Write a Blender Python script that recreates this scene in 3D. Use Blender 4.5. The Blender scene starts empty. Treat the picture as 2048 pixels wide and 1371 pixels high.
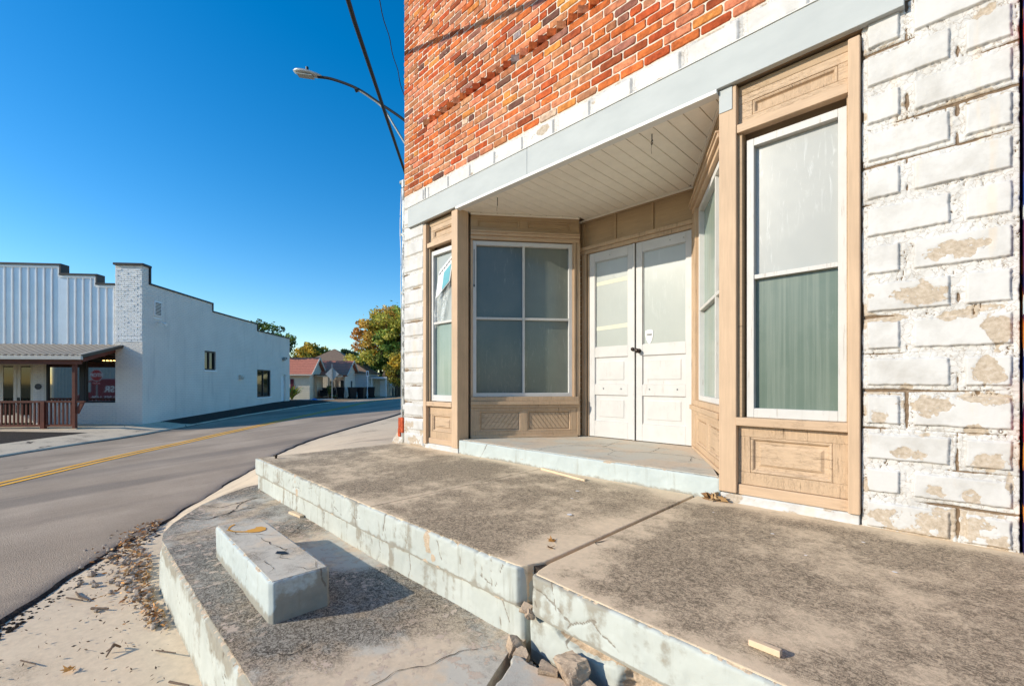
import bpy, bmesh, math, random
import numpy as np
from mathutils import Vector, Matrix

random.seed(7)
SC = bpy.context.scene
COL = SC.collection
S2 = math.sqrt(2)
CAMZ = 0.84


def RF(r, f, z=0.0):
    """street frame (right, forward of the corner viewpoint) -> world"""
    return ((r - f) / S2, (r + f) / S2, z)


def zr(r, f):
    """banked, climbing street surface"""
    return -.547 + .069 * max(min(r, -3.3), -11.5) + .0272 * max(min(f, 28), -6)


# ------------------------------------------------------------------ noise
def vhash(i, j, seed):
    h = (i.astype(np.int64) * 374761393 + j.astype(np.int64) * 668265263 + seed * 1442695041) & 0xffffffff
    h = ((h ^ (h >> 13)) * 1274126177) & 0xffffffff
    h = h ^ (h >> 16)
    return (h & 0xffffff) / float(0xffffff)


def vnoise(x, y, seed=0):
    xi = np.floor(x); yi = np.floor(y)
    u = x - xi; v = y - yi
    u = u * u * (3 - 2 * u); v = v * v * (3 - 2 * v)
    a = vhash(xi, yi, seed); b = vhash(xi + 1, yi, seed)
    c = vhash(xi, yi + 1, seed); d = vhash(xi + 1, yi + 1, seed)
    return (a * (1 - u) + b * u) * (1 - v) + (c * (1 - u) + d * u) * v


def fbm(x, y, oct=4, seed=0, gain=.5):
    s = 0; a = 1; t = 0
    for o in range(oct):
        s = s + a * vnoise(x * 2 ** o + 17.3 * o, y * 2 ** o + 5.1 * o, seed + o)
        t += a; a *= gain
    return s / t


def sstep(a, b, x):
    t = np.clip((x - a) / (b - a), 0, 1)
    return t * t * (3 - 2 * t)


# ------------------------------------------------------------------ objects
WPOS = {}


def tag(o, label=None, cat=None, group=None, kind=None):
    if label: o['label'] = label
    if cat: o['category'] = cat
    if group: o['group'] = group
    if kind: o['kind'] = kind
    return o


def link(o, parent=None, local=False):
    COL.objects.link(o)
    if parent is not None:
        o.parent = parent
        if not local:
            o.location = Vector((0, 0, 0)) - WPOS[parent.name]
        WPOS[o.name] = Vector((0, 0, 0)) if not local else WPOS[parent.name]
    else:
        WPOS[o.name] = Vector(o.location)
    return o


def thing(name, loc, label, cat, group=None, rz=0.0):
    o = bpy.data.objects.new(name, None)
    o.empty_display_size = .2
    o.location = loc
    o.rotation_euler = (0, 0, rz)
    link(o)
    return tag(o, label, cat, group)


class Fr:
    """wall frame: s along the wall, d out of the wall, z up"""
    def __init__(s, P, d, n):
        L = math.hypot(*d)
        s.P = P; s.d = (d[0] / L, d[1] / L)
        L = math.hypot(*n)
        s.n = (n[0] / L, n[1] / L)

    def p(s, a, d, z):
        return (s.P[0] + s.d[0] * a + s.n[0] * d, s.P[1] + s.d[1] * a + s.n[1] * d, z)


WORLD = Fr((0, 0), (1, 0), (0, 1))


class MB:
    def __init__(s, fr=WORLD):
        s.v = []; s.f = []; s.m = []; s.c = []; s.fr = fr; s.mat = 0; s.col = (1, 1, 1)

    def face(s, pts):
        k = len(s.v)
        s.v += [tuple(p) for p in pts]
        s.f.append(tuple(range(k, k + len(pts)))); s.m.append(s.mat); s.c.append(s.col)

    def idx(s, base, quads):
        for q in quads:
            s.f.append(tuple(base + i for i in q)); s.m.append(s.mat); s.c.append(s.col)

    def box(s, a0, a1, d0, d1, z0, z1):
        P = s.fr.p
        k = len(s.v)
        s.v += [P(a0, d0, z0), P(a1, d0, z0), P(a1, d1, z0), P(a0, d1, z0), P(a0, d0, z1), P(a1, d0, z1), P(a1, d1, z1), P(a0, d1, z1)]
        s.idx(k, [(0, 3, 2, 1), (4, 5, 6, 7), (0, 1, 5, 4), (1, 2, 6, 5), (2, 3, 7, 6), (3, 0, 4, 7)])

    def bar(s, A, B, w, h, up=(0, 0, 1)):
        """square bar from A to B"""
        A = Vector(A); B = Vector(B); t = (B - A).normalized()
        x = t.cross(Vector(up))
        if x.length < 1e-4: x = t.cross(Vector((1, 0, 0)))
        x.normalize(); y = x.cross(t).normalized()
        k = len(s.v)
        for C in (A, B):
            for (i, j) in ((-1, -1), (1, -1), (1, 1), (-1, 1)):
                s.v.append(tuple(C + x * (i * w / 2) + y * (j * h / 2)))
        s.idx(k, [(0, 1, 2, 3), (7, 6, 5, 4), (0, 4, 5, 1), (1, 5, 6, 2), (2, 6, 7, 3), (3, 7, 4, 0)])

    def frame(s, a0, a1, z0, z1, w, d0, d1, wb=None, wt=None):
        wb = wb or w; wt = wt or w
        s.box(a0, a0 + w, d0, d1, z0, z1); s.box(a1 - w, a1, d0, d1, z0, z1)
        s.box(a0 + w, a1 - w, d0, d1, z0, z0 + wb); s.box(a0 + w, a1 - w, d0, d1, z1 - wt, z1)

    def rings(s, a0, a1, z0, z1, prof, cap=True):
        """mitred moulding: prof = [(inset, depth)...]"""
        P = s.fr.p; prev = None
        for (i, d) in prof:
            k = len(s.v)
            s.v += [P(a0 + i, d, z0 + i), P(a1 - i, d, z0 + i), P(a1 - i, d, z1 - i), P(a0 + i, d, z1 - i)]
            if prev is not None:
                for q in range(4):
                    r = (q + 1) % 4
                    s.f.append((prev + q, prev + r, k + r, k + q)); s.m.append(s.mat); s.c.append(s.col)
            prev = k
        if cap:
            s.f.append((prev, prev + 1, prev + 2, prev + 3)); s.m.append(s.mat); s.c.append(s.col)

    def tube(s, pts, rad, n=8, cap=True):
        pts = [Vector(p) for p in pts]
        rads = rad if isinstance(rad, (list, tuple)) else [rad] * len(pts)
        k0 = len(s.v); up = Vector((0, 0, 1))
        for i, p in enumerate(pts):
            t = (pts[min(i + 1, len(pts) - 1)] - pts[max(i - 1, 0)]).normalized()
            x = t.cross(up)
            if x.length < .05: x = t.cross(Vector((1, 0, 0)))
            x.normalize(); y = t.cross(x).normalized()
            for q in range(n):
                a = 2 * math.pi * q / n
                s.v.append(tuple(p + (x * math.cos(a) + y * math.sin(a)) * rads[i]))
        for i in range(len(pts) - 1):
            for q in range(n):
                r = (q + 1) % n
                s.idx(k0, [(i * n + q, i * n + r, (i + 1) * n + r, (i + 1) * n + q)])
        if cap:
            s.idx(k0, [tuple(range(n - 1, -1, -1)), tuple((len(pts) - 1) * n + q for q in range(n))])

    def prism(s, poly, z0, z1, top=True):
        """vertical prism from a polygon of (x,y); z1 may be callable"""
        n = len(poly); k = len(s.v)
        s.v += [(p[0], p[1], z0) for p in poly] + [(p[0], p[1], z1) for p in poly]
        for i in range(n):
            j = (i + 1) % n
            s.idx(k, [(i, j, n + j, n + i)])
        s.idx(k, [tuple(n + i for i in range(n)), tuple(reversed(range(n)))])

    def sphere(s, c, r, n=10, m=6, sc=(1, 1, 1)):
        k = len(s.v)
        for i in range(m + 1):
            t = math.pi * i / m
            for j in range(n):
                a = 2 * math.pi * j / n
                s.v.append((c[0] + r * sc[0] * math.sin(t) * math.cos(a), c[1] + r * sc[1] * math.sin(t) * math.sin(a), c[2] + r * sc[2] * math.cos(t)))
        for i in range(m):
            for j in range(n):
                j2 = (j + 1) % n
                s.idx(k, [(i * n + j, (i + 1) * n + j, (i + 1) * n + j2, i * n + j2)])

    def build(s, name, mats, parent=None, bevel=0, smooth=False, local=False, loc=None, recalc=True, seg=2):
        me = bpy.data.meshes.new(name)
        v = s.v
        if loc is not None:
            v = [(p[0] - loc[0], p[1] - loc[1], p[2] - loc[2]) for p in v]
        me.from_pydata(v, [], s.f)
        mats = mats if isinstance(mats, (list, tuple)) else [mats]
        for m in mats: me.materials.append(m)
        me.polygons.foreach_set('material_index', s.m)
        ca = me.attributes.new('col', 'FLOAT_COLOR', 'FACE')
        ca.data.foreach_set('color', np.array([(c[0], c[1], c[2], 1) for c in s.c], dtype=np.float32).ravel())
        if recalc:
            bm = bmesh.new(); bm.from_mesh(me)
            bmesh.ops.recalc_face_normals(bm, faces=bm.faces)
            bm.to_mesh(me); bm.free()
        if smooth:
            me.polygons.foreach_set('use_smooth', [True] * len(me.polygons))
        me.update()
        o = bpy.data.objects.new(name, me)
        if loc is not None: o.location = loc
        link(o, parent, local)
        if loc is not None and parent is not None:
            o.location = Vector(loc) - WPOS[parent.name]
            WPOS[o.name] = Vector(loc)
        if bevel:
            b = o.modifiers.new('bevel', 'BEVEL'); b.width = bevel; b.segments = seg; b.limit_method = 'ANGLE'; b.angle_limit = math.radians(40)
            b.harden_normals = False
        return o


def np_mesh(name, V, Q, mats, attrs=None, parent=None, smooth=True, fmat=None, fcol=None):
    me = bpy.data.meshes.new(name)
    V = np.asarray(V, dtype=np.float32); Q = np.asarray(Q, dtype=np.int32)
    k = Q.shape[1]
    me.vertices.add(len(V)); me.vertices.foreach_set('co', V.ravel())
    me.loops.add(Q.size); me.loops.foreach_set('vertex_index', Q.ravel())
    me.polygons.add(len(Q)); me.polygons.foreach_set('loop_start', np.arange(0, Q.size, k, dtype=np.int32))
    me.update(calc_edges=True)
    for m in (mats if isinstance(mats, (list, tuple)) else [mats]): me.materials.append(m)
    if fmat is not None: me.polygons.foreach_set('material_index', np.asarray(fmat, dtype=np.int32))
    for nm, A in (attrs or {}).items():
        at = me.attributes.new(nm, 'FLOAT', 'POINT'); at.data.foreach_set('value', np.asarray(A, dtype=np.float32).ravel())
    if fcol is not None:
        ca = me.attributes.new('col', 'FLOAT_COLOR', 'FACE')
        fc = np.ones((len(Q), 4), dtype=np.float32); fc[:, :3] = fcol
        ca.data.foreach_set('color', fc.ravel())
    if smooth: me.polygons.foreach_set('use_smooth', np.ones(len(Q), dtype=bool))
    me.validate(); me.update()
    o = bpy.data.objects.new(name, me)
    return link(o, parent)


def grid_quads(ni, nj):
    i = np.arange(ni - 1)[:, None]; j = np.arange(nj - 1)[None, :]
    a = i * nj + j
    return np.stack([a, a + nj, a + nj + 1, a + 1], -1).reshape(-1, 4)


# ------------------------------------------------------------------ materials
class Mt:
    def __init__(s, name, rough=.85, spec=.3):
        s.m = bpy.data.materials.new(name); s.m.use_nodes = True
        s.nt = s.m.node_tree
        s.b = s.nt.nodes['Principled BSDF']
        s.b.inputs['Roughness'].default_value = rough
        s.b.inputs['Specular IOR Level'].default_value = spec
        s._obj = None

    def node(s, t, ins=None, **at):
        n = s.nt.nodes.new('ShaderNode' + t)
        for k, v in at.items(): setattr(n, k, v)
        for k, v in (ins or {}).items(): s.set(n.inputs[k], v)
        return n

    def set(s, inp, v):
        if hasattr(v, 'is_linked') or hasattr(v, 'links'):
            s.nt.links.new(v, inp)
        else:
            if isinstance(v, (tuple, list)) and len(v) == 3 and inp.type == 'RGBA': v = (*v, 1)
            inp.default_value = v

    @property
    def obj(s):
        if s._obj is None: s._obj = s.node('TexCoord').outputs['Object']
        return s._obj

    def sc(s, x, y, z, rot=(0, 0, 0), vec=None):
        return s.node('Mapping', {'Vector': vec or s.obj, 'Scale': (x, y, z), 'Rotation': rot}).outputs[0]

    def noise(s, scale, detail=4, rough=.55, vec=None, dist=0):
        return s.node('TexNoise', {'Vector': vec or s.obj, 'Scale': scale, 'Detail': detail, 'Roughness': rough, 'Distortion': dist}).outputs['Fac']

    def vor(s, scale, vec=None, feature='DISTANCE_TO_EDGE', rnd=1):
        n = s.node('TexVoronoi', feature=feature)
        s.set(n.inputs['Vector'], vec or s.obj); n.inputs['Scale'].default_value = scale; n.inputs['Randomness'].default_value = rnd
        return n.outputs['Distance']

    def warp(s, amt, scale, vec=None, detail=3):
        n = s.node('TexNoise', {'Vector': vec or s.obj, 'Scale': scale, 'Detail': detail}).outputs['Color']
        o = s.node('VectorMath', operation='SUBTRACT'); s.set(o.inputs[0], n); o.inputs[1].default_value = (.5, .5, .5)
        k = s.node('VectorMath', operation='SCALE'); s.set(k.inputs[0], o.outputs[0]); k.inputs['Scale'].default_value = amt
        a = s.node('VectorMath', operation='ADD'); s.set(a.inputs[0], vec or s.obj); s.set(a.inputs[1], k.outputs[0])
        return a.outputs[0]

    def math(s, op, a, b=0.0, clamp=False):
        n = s.node('Math', operation=op, use_clamp=clamp)
        s.set(n.inputs[0], a); s.set(n.inputs[1], b)
        return n.outputs[0]

    def thr(s, x, a, b, o0=0.0, o1=1.0):
        n = s.node('MapRange', interpolation_type='SMOOTHSTEP')
        s.set(n.inputs['Value'], x)
        n.inputs['From Min'].default_value = a; n.inputs['From Max'].default_value = b
        n.inputs['To Min'].default_value = o0; n.inputs['To Max'].default_value = o1
        return n.outputs[0]

    def mix(s, f, a, b, mode='MIX'):
        n = s.node('Mix', data_type='RGBA', blend_type=mode)
        s.set(n.inputs[0], f)
        s.set(n.inputs[6], a); s.set(n.inputs[7], b)
        return n.outputs[2]

    def ramp(s, f, stops, interp='LINEAR'):
        n = s.node('ValToRGB'); cr = n.color_ramp; cr.interpolation = interp
        while len(cr.elements) < len(stops): cr.elements.new(.5)
        for e, (p, c) in zip(cr.elements, stops):
            e.position = p; e.color = (*c, 1) if len(c) == 3 else c
        s.set(n.inputs[0], f)
        return n.outputs[0]

    def attr(s, name, out='Fac'):
        return s.node('Attribute', attribute_name=name).outputs[out]

    def xyz(s, i, vec=None):
        n = s.node('SeparateXYZ'); s.set(n.inputs[0], vec or s.obj); return n.outputs[i]

    def bump(s, h, strength=.4, dist=.01, normal=None):
        n = s.node('Bump'); n.inputs['Strength'].default_value = strength; n.inputs['Distance'].default_value = dist
        s.set(n.inputs['Height'], h)
        if normal is not None: s.set(n.inputs['Normal'], normal)
        return n.outputs[0]

    def out(s, color=None, rough=None, normal=None, **kw):
        if color is not None: s.set(s.b.inputs['Base Color'], color)
        if rough is not None: s.set(s.b.inputs['Roughness'], rough)
        if normal is not None: s.set(s.b.inputs['Normal'], normal)
        for k, v in kw.items(): s.set(s.b.inputs[k.replace('_', ' ')], v)
        return s.m


def flat(name, c, rough=.8, var=.25, scale=12, bump=.15, spec=.3, **kw):
    """plain surface with mild dirt and grain"""
    m = Mt(name, rough, spec)
    n = m.noise(scale, 6, .6)
    n2 = m.noise(scale * .12, 3)
    k = m.math('ADD', m.math('MULTIPLY', n, .6), m.math('MULTIPLY', n2, .4))
    lo = tuple(x * (1 - var) for x in c); hi = tuple(min(1, x * (1 + var)) for x in c)
    col = m.ramp(k, [(.3, lo), (.7, hi)])
    return m.out(col, normal=m.bump(m.noise(scale * 6, 4), bump, .004), **kw)


MAT = {}


def make_materials():
    # --- brick
    m = Mt('brick_clay', .9, .15)
    c = m.attr('col', 'Color')
    n1 = m.noise(22, 6, .65); n2 = m.noise(90, 3)
    col = m.mix(m.thr(n1, .25, .8), m.mix(1, c, (.55, .5, .5), 'MULTIPLY'), m.mix(1, c, (1.25, 1.22, 1.2), 'MULTIPLY'))
    col = m.mix(m.thr(m.noise(1.3, 5, .6), .40, .70), col, m.mix(1, col, (.80, .76, .74), 'MULTIPLY'))
    col = m.mix(m.thr(m.noise(38, 5, .7), .64, .72), col, (.07, .045, .04))
    col = m.mix(m.thr(m.noise(30, 5, .7, m.sc(1, 1, 1, (3, 1, 2))), .66, .76), col, (.6, .5, .42))
    h = m.math('ADD', m.math('MULTIPLY', n2, .4), n1)
    MAT['brick'] = m.out(col, normal=m.bump(h, .7, .006))
    m = Mt('lime_mortar', .95, .1)
    MAT['mortar'] = m.out(m.ramp(m.noise(30, 5, .6), [(.3, (.54, .45, .36)), (.7, (.76, .66, .55))]), normal=m.bump(m.noise(120, 4), .6, .004))
    # --- side brick wall (not laid brick by brick)
    m = Mt('side_brick', .9, .15)
    vec = m.node('CombineXYZ', {0: m.math('ADD', m.xyz(0), m.xyz(1)), 1: m.xyz(2), 2: 0.0}).outputs[0]
    bt = m.node('TexBrick', {'Vector': vec, 'Color1': (.42, .13, .05, 1), 'Color2': (.2, .07, .04, 1), 'Mortar': (.5, .44, .36, 1), 'Scale': 1.0, 'Mortar Size': .008, 'Brick Width': .224, 'Row Height': .0765})
    MAT['side_brick'] = m.out(m.mix(.4, bt.outputs[0], m.mix(m.noise(6, 5), (.3, .08, .03), (.55, .25, .1)), 'MIX'), normal=m.bump(bt.outputs['Fac'], -.5, .006))
    # --- peeling white block paint (peel / crack painted per vertex as real wear)
    m = Mt('white_block_paint', .6, .3)
    fine = m.noise(140, 5, .7); mid = m.noise(34, 6, .65)
    p = m.math('ADD', m.attr('peel'), m.math('MULTIPLY', m.math('SUBTRACT', mid, .5), .55))
    peel = m.thr(m.math('ADD', p, m.math('MULTIPLY', m.math('SUBTRACT', fine, .5), .22)), .47, .53)
    isl = m.math('MULTIPLY', m.thr(m.noise(42, 5, .65), .60, .64), m.thr(m.noise(9, 3), .40, .55))
    peel = m.math('MULTIPLY', peel, m.math('SUBTRACT', 1.0, isl))
    ck = m.thr(m.math('ADD', m.attr('crack'), m.math('MULTIPLY', m.math('SUBTRACT', fine, .5), .5)), .5, .62)
    paint = m.ramp(m.noise(5, 6, .65), [(.25, (.43, .41, .375)), (.55, (.565, .552, .528))])
    # rain rust streaks
    st = m.thr(m.noise(3.2, 4, .5, m.sc(4, 4, .35)), .60, .74)
    paint = m.mix(m.math('MULTIPLY', st, .3), paint, (.68, .52, .34))
    # hairline crazing
    hv = m.vor(26, m.warp(.07, 22))
    craz = m.math('MULTIPLY', m.thr(hv, .045, .0), m.thr(m.attr('joint'), .2, .8))
    cement = m.ramp(m.noise(50, 6, .7), [(.3, (.33, .27, .20)), (.55, (.48, .40, .31)), (.75, (.56, .52, .46))])
    col = m.mix(m.math('MULTIPLY', craz, .75), paint, (.30, .245, .19))
    col = m.mix(peel, col, cement)
    col = m.mix(ck, col, m.mix(mid, (.10, .065, .04), (.26, .18, .11)))
    h = m.math('SUBTRACT', m.math('ADD', m.math('MULTIPLY', mid, .5), m.math('MULTIPLY', fine, .25)), m.math('MULTIPLY', peel, .8))
    h = m.math('SUBTRACT', h, m.math('ADD', m.math('MULTIPLY', craz, .2), ck))
    MAT['block'] = m.out(col, normal=m.bump(h, .5, .004), rough=m.thr(peel, 0, 1, .5, .95))

    # --- tan woodwork, good paint / weathered alligatored paint
    def tan(name, base, wear, vert=True):
        m = Mt(name, .62, .3)
        g = m.sc(26, 26, 1.6) if vert else m.sc(2.2, 2.2, 30)
        gr = m.noise(2.2, 6, .6, g, .3)
        big = m.noise(2.3, 4)
        lo = tuple(x * .84 for x in base); hi = tuple(min(.95, x * 1.1) for x in base)
        col = m.ramp(m.math('ADD', m.math('MULTIPLY', gr, .5), m.math('MULTIPLY', big, .5)), [(.35, lo), (.65, hi)])
        h = m.math('MULTIPLY', gr, .6 if wear < .5 else 1.0)
        nrm = None
        if wear > 0:
            wv = m.warp(.05, 14, g)
            ckl = m.math('MULTIPLY', m.thr(m.vor(2.2, m.warp(.9, 2.6, m.sc(34, 34, 9) if vert else m.sc(9, 9, 40))), .05, .0), .35)
            long = m.thr(m.noise(1.6, 5, .6, m.sc(46, 46, 2.0) if vert else m.sc(2.6, 2.6, 52), .4), .60, .68)
            msk = m.thr(m.noise(5.5, 4), .62 - .32 * wear, .72 - .2 * wear)
            ck = m.math('MULTIPLY', m.math('MAXIMUM', ckl, long), msk)
            chip = m.math('MULTIPLY', m.thr(m.noise(19, 6, .7), .69 - .05 * wear, .73), wear)
            col = m.mix(m.math('MULTIPLY', ck, .75), col, (.12, .08, .05))
            col = m.mix(m.math('MULTIPLY', chip, .7), col, (.30, .24, .18))
            h = m.math('SUBTRACT', h, m.math('MULTIPLY', ck, 1.4))
            h = m.math('SUBTRACT', h, m.math('MULTIPLY', chip, .5))
        return m.out(col, normal=m.bump(h, .55 if wear else .25, .004))
    T = (.525, .37, .24)
    MAT['tan'] = tan('tan_paint', T, 0)
    MAT['tan_h'] = tan('tan_paint_rail', T, .3, False)
    MAT['tan_old'] = tan('tan_paint_alligatored', (.535, .385, .252), .95, False)
    MAT['tan_oldv'] = tan('tan_paint_cracked', (.505, .357, .228), .8, True)
    MAT['tan_dark'] = tan('tan_paint_dark', (.42, .295, .18), .25, False)  # darker tan for reveals, top rails, recess transoms and soffit gaps
    # --- old white window paint
    for nm, base, wr in (('white_wood', (.59, .58, .56), .4), ('white_wood_old', (.56, .545, .51), 1.0), ('door_white', (.565, .555, .535), .6)):
        m = Mt(nm, .5, .35)
        gr = m.noise(2, 6, .65, m.sc(30, 30, 2.2), .4)
        crk = m.math('MULTIPLY', m.thr(gr, .64 - .06 * wr, .70 - .05 * wr), m.thr(m.noise(6, 4), .62 - .3 * wr, .75 - .3 * wr))
        chip = m.thr(m.noise(45, 5, .7), .74 - .07 * wr, .77 - .05 * wr)
        col = m.ramp(m.noise(7, 5, .6), [(.3, tuple(x * .9 for x in base)), (.65, base)])
        col = m.mix(m.math('MULTIPLY', crk, .5), col, (.38, .33, .27))
        col = m.mix(m.math('MULTIPLY', chip, .55), col, (.36, .31, .25))
        MAT[nm] = m.out(col, normal=m.bump(m.math('SUBTRACT', m.math('MULTIPLY', gr, .6), m.math('ADD', crk, chip)), .4, .003))
    # --- painted metal fascia
    m = Mt('fascia_metal', .75, .15)
    sm = m.noise(2.2, 5, .6, m.sc(1, 1, 2.5))
    col = m.ramp(sm, [(.3, (.41, .435, .43)), (.7, (.47, .495, .487))])
    sc_ = m.thr(m.noise(3, 5, .7, m.sc(6, 6, 40)), .72, .76)
    col = m.mix(m.math('MULTIPLY', sc_, .5), col, (.8, .8, .78))
    col = m.mix(m.thr(m.noise(26, 4, .7), .74, .78), col, (.4, .38, .33))
    MAT['fascia'] = m.out(col, normal=m.bump(m.noise(3, 3), .12, .02))
    MAT['soffit'] = flat('soffit_vinyl', (.86, .80, .70), .55, .07, 8, .05)
    MAT['white_trim'] = flat('white_trim', (.70, .69, .66), .5, .06, 10, .1)
    # --- glass
    def pane(name, lo, hi, rough=.18, streak=None, sx=14, vert=True, spec=.5, smear=.0):
        m = Mt(name, rough, spec)
        n = m.noise(2.0, 6, .6)
        col = m.ramp(n, [(.3, lo), (.7, hi)])
        if streak:
            s1 = m.noise(1.5, 6, .62, m.sc(sx, sx, .5) if vert else m.sc(.6, .6, sx))
            col = m.mix(m.math('MULTIPLY', m.thr(s1, .42, .68), .65), col, streak)
        if smear:
            sw = m.noise(2.3, 6, .68, m.sc(16, 16, 2.4, (0, .5, 0)), .9)
            msk = m.thr(m.noise(1.9, 3), .42, .62)
            col = m.mix(m.math('MULTIPLY', m.math('MULTIPLY', m.thr(sw, .52, .72), msk), smear), col, (.72, .73, .72))
            col = m.mix(m.math('MULTIPLY', m.thr(m.noise(34, 4, .7), .70, .74), smear), col, (.8, .8, .79))
        rv = m.thr(m.noise(9, 5, .6), .3, .7, rough * .95, rough * 1.08)
        return m.out(col, rough=rv)
    MAT['glass_grey'] = pane('dusty_pane', (.345, .352, .328), (.37, .376, .35), .25, smear=.38)
    MAT['glass_green'] = pane('green_painted_pane', (.098, .138, .108), (.14, .178, .142), .25, (.185, .22, .178), 26, smear=.1)
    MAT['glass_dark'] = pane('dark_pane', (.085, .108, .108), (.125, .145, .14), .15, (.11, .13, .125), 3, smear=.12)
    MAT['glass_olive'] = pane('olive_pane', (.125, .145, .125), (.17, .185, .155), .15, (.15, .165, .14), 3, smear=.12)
    MAT['glass_pale'] = pane('pale_pane', (.345, .372, .345), (.38, .405, .375), .22, smear=.2)
    MAT['glass_mint'] = pane('mint_pane', (.19, .26, .22), (.26, .33, .285), .2, (.31, .37, .33), 8, smear=.12)
    MAT['tape'] = flat('masking_tape', (.60, .595, .48), .7, .08, 20)
    MAT['black'] = flat('black_iron', (.015, .014, .014), .5, .2, 30)
    MAT['knob'] = flat('worn_bronze', (.055, .042, .035), .35, .4, 60, Metallic=.7)
    m = Mt('clear_plastic', .12, .5)
    MAT['plastic'] = m.out((.75, .78, .78), normal=m.bump(m.noise(2.5, 5, .6, m.sc(14, 14, 3), 1.2), .7, .02), Alpha=m.thr(m.noise(3, 5, .65, m.sc(12, 12, 2.4), 1.0), .42, .75, .12, .7))
    MAT['paper'] = flat('paper', (.70, .71, .70), .7, .05)
    MAT['paper_blue'] = flat('blue_print', (.12, .38, .44), .6, .15, 60)
    MAT['ink'] = flat('grey_ink', (.12, .12, .12), .7, .1)

    # --- concrete
    def conc(name, light, dark, amount, sx=1.0, rot=0.0, edge=None, blue=None, flake=0, crackscale=0, bumpk=.5, jx=None, spots=()):
        m = Mt(name, .92, .2)
        big = m.noise(1.25, 5, .6)
        mid = m.noise(7.5, 7, .68)
        fib = m.noise(24, 7, .72, m.sc(1.0, 1.45, 1, (0, 0, rot)), 2.2)
        fib2 = m.noise(58, 6, .7, m.sc(1.4, 1.0, 1, (0, 0, rot)), 2.6)
        k = m.math('ADD', m.math('ADD', m.math('MULTIPLY', big, .80), m.math('MULTIPLY', mid, .30)), m.math('ADD', m.math('MULTIPLY', fib, .15), m.math('MULTIPLY', fib2, .10)))
        if edge is not None:
            for (ax, pos, wd, am) in edge:      # stain keeps away from joints and wall
                d = m.math('ABSOLUTE', m.math('SUBTRACT', m.math('ADD', m.xyz(ax), m.math('MULTIPLY', m.math('SUBTRACT', mid, .5), .22)), pos))
                k = m.math('SUBTRACT', k, m.thr(d, wd, 0.0, 0, am))
        for (qx, qy, qr, qa) in spots:      # patches of more or less stain; the terrace ones also paint shade
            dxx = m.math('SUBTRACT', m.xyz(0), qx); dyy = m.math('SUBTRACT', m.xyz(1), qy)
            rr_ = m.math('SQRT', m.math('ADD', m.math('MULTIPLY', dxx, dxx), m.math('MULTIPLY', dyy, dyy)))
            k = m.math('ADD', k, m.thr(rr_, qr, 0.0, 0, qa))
        st = m.thr(k, .70 - amount, .91 - amount)
        fibm = m.thr(m.math('ADD', m.math('MULTIPLY', fib, .5), m.math('MULTIPLY', fib2, .5)), .44, .55)
        st = m.math('MULTIPLY', st, m.math('ADD', .40, m.math('MULTIPLY', fibm, .60)))
        base = m.ramp(m.noise(24, 6, .7), [(.25, tuple(x * .86 for x in light)), (.7, tuple(min(.9, x * 1.08) for x in light))])
        if blue:
            bl = m.thr(m.noise(2.2, 6, .66), .44, .56)
            base = m.mix(m.math('MULTIPLY', bl, .8), base, blue)
        dk = m.ramp(m.noise(46, 5, .7), [(.3, tuple(x * .7 for x in dark)), (.7, tuple(x * 1.35 for x in dark))])
        col = m.mix(m.math('MULTIPLY', st, .92), base, dk)
        h = m.math('ADD', m.math('MULTIPLY', mid, .5), m.math('MULTIPLY', fib2, .5))
        if flake:
            fl = m.math('MULTIPLY', m.thr(m.noise(15, 6, .72), .555, .575), m.thr(m.noise(1.7, 4), .40, .54))
            col = m.mix(m.math('MULTIPLY', fl, flake), col, m.mix(mid, (.48, .36, .26), (.66, .53, .41)))
            h = m.math('ADD', h, m.math('MULTIPLY', fl, .5))
        if crackscale:
            cv = m.vor(crackscale, m.warp(.22, 3.5, None, 6))
            ck = m.math('MULTIPLY', m.thr(cv, .014, .003), m.thr(m.noise(1.4, 3), .50, .60))
            col = m.mix(ck, col, (.05, .04, .03))
            h = m.math('SUBTRACT', h, m.math('MULTIPLY', ck, 2))
        # specks
        sp = m.thr(m.vor(55, None, 'F1'), .13, .09)
        spm = m.thr(m.noise(13, 2), .60, .66)
        col = m.mix(m.math('MULTIPLY', m.math('MULTIPLY', sp, spm), .7), col, m.mix(m.thr(m.noise(7, 1), .45, .5), (.06, .045, .035), (.72, .66, .58)))
        return m.out(col, normal=m.bump(h, bumpk, .006))
    tanc = (.72, .568, .385)
    MAT['porch'] = conc('stained_porch_concrete', tanc, (.135, .105, .07), .185, rot=.5,
                        edge=[(0, -1.352, .34, .14), (0, -2.83, .10, .07), (1, 3.25, .27, .16), (1, 1.43, .14, .10)], bumpk=.6)
    MAT['recess_floor'] = conc('entry_floor', (.56, .47, .365), (.25, .21, .17), .01, blue=(.50, .485, .42), crackscale=0)
    MAT['terrace'] = conc('terrace_concrete', (.68, .545, .385), (.052, .040, .028), .130, rot=1.1, blue=(.55, .525, .445), flake=.95, crackscale=0, bumpk=.7, spots=[(-2.30, 1.12, .62, .34), (-2.5, .68, .60, .24), (-3.6, .66, .40, .10), (-4.8, 1.25, .7, -.10), (-4.0, 1.34, .45, -.12), (-1.55, .95, .42, -.16)])  # dark spots beside the step block: stain, plus its cast shadow painted in
    MAT['terrace_blue'] = conc('terrace_blue_paint', (.60, .47, .345), (.2, .17, .135), .10, rot=.3, blue=(.46, .46, .41), flake=.8, crackscale=0, bumpk=.6)
    MAT['blocktop'] = conc('step_block_top', (.68, .57, .42), (.22, .185, .14), .03, blue=(.58, .555, .47), crackscale=0, bumpk=.6)
    MAT['sidewalk'] = conc('pale_sidewalk', (.70, .56, .39), (.32, .245, .165), -.01, rot=.2, bumpk=.35)
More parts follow.
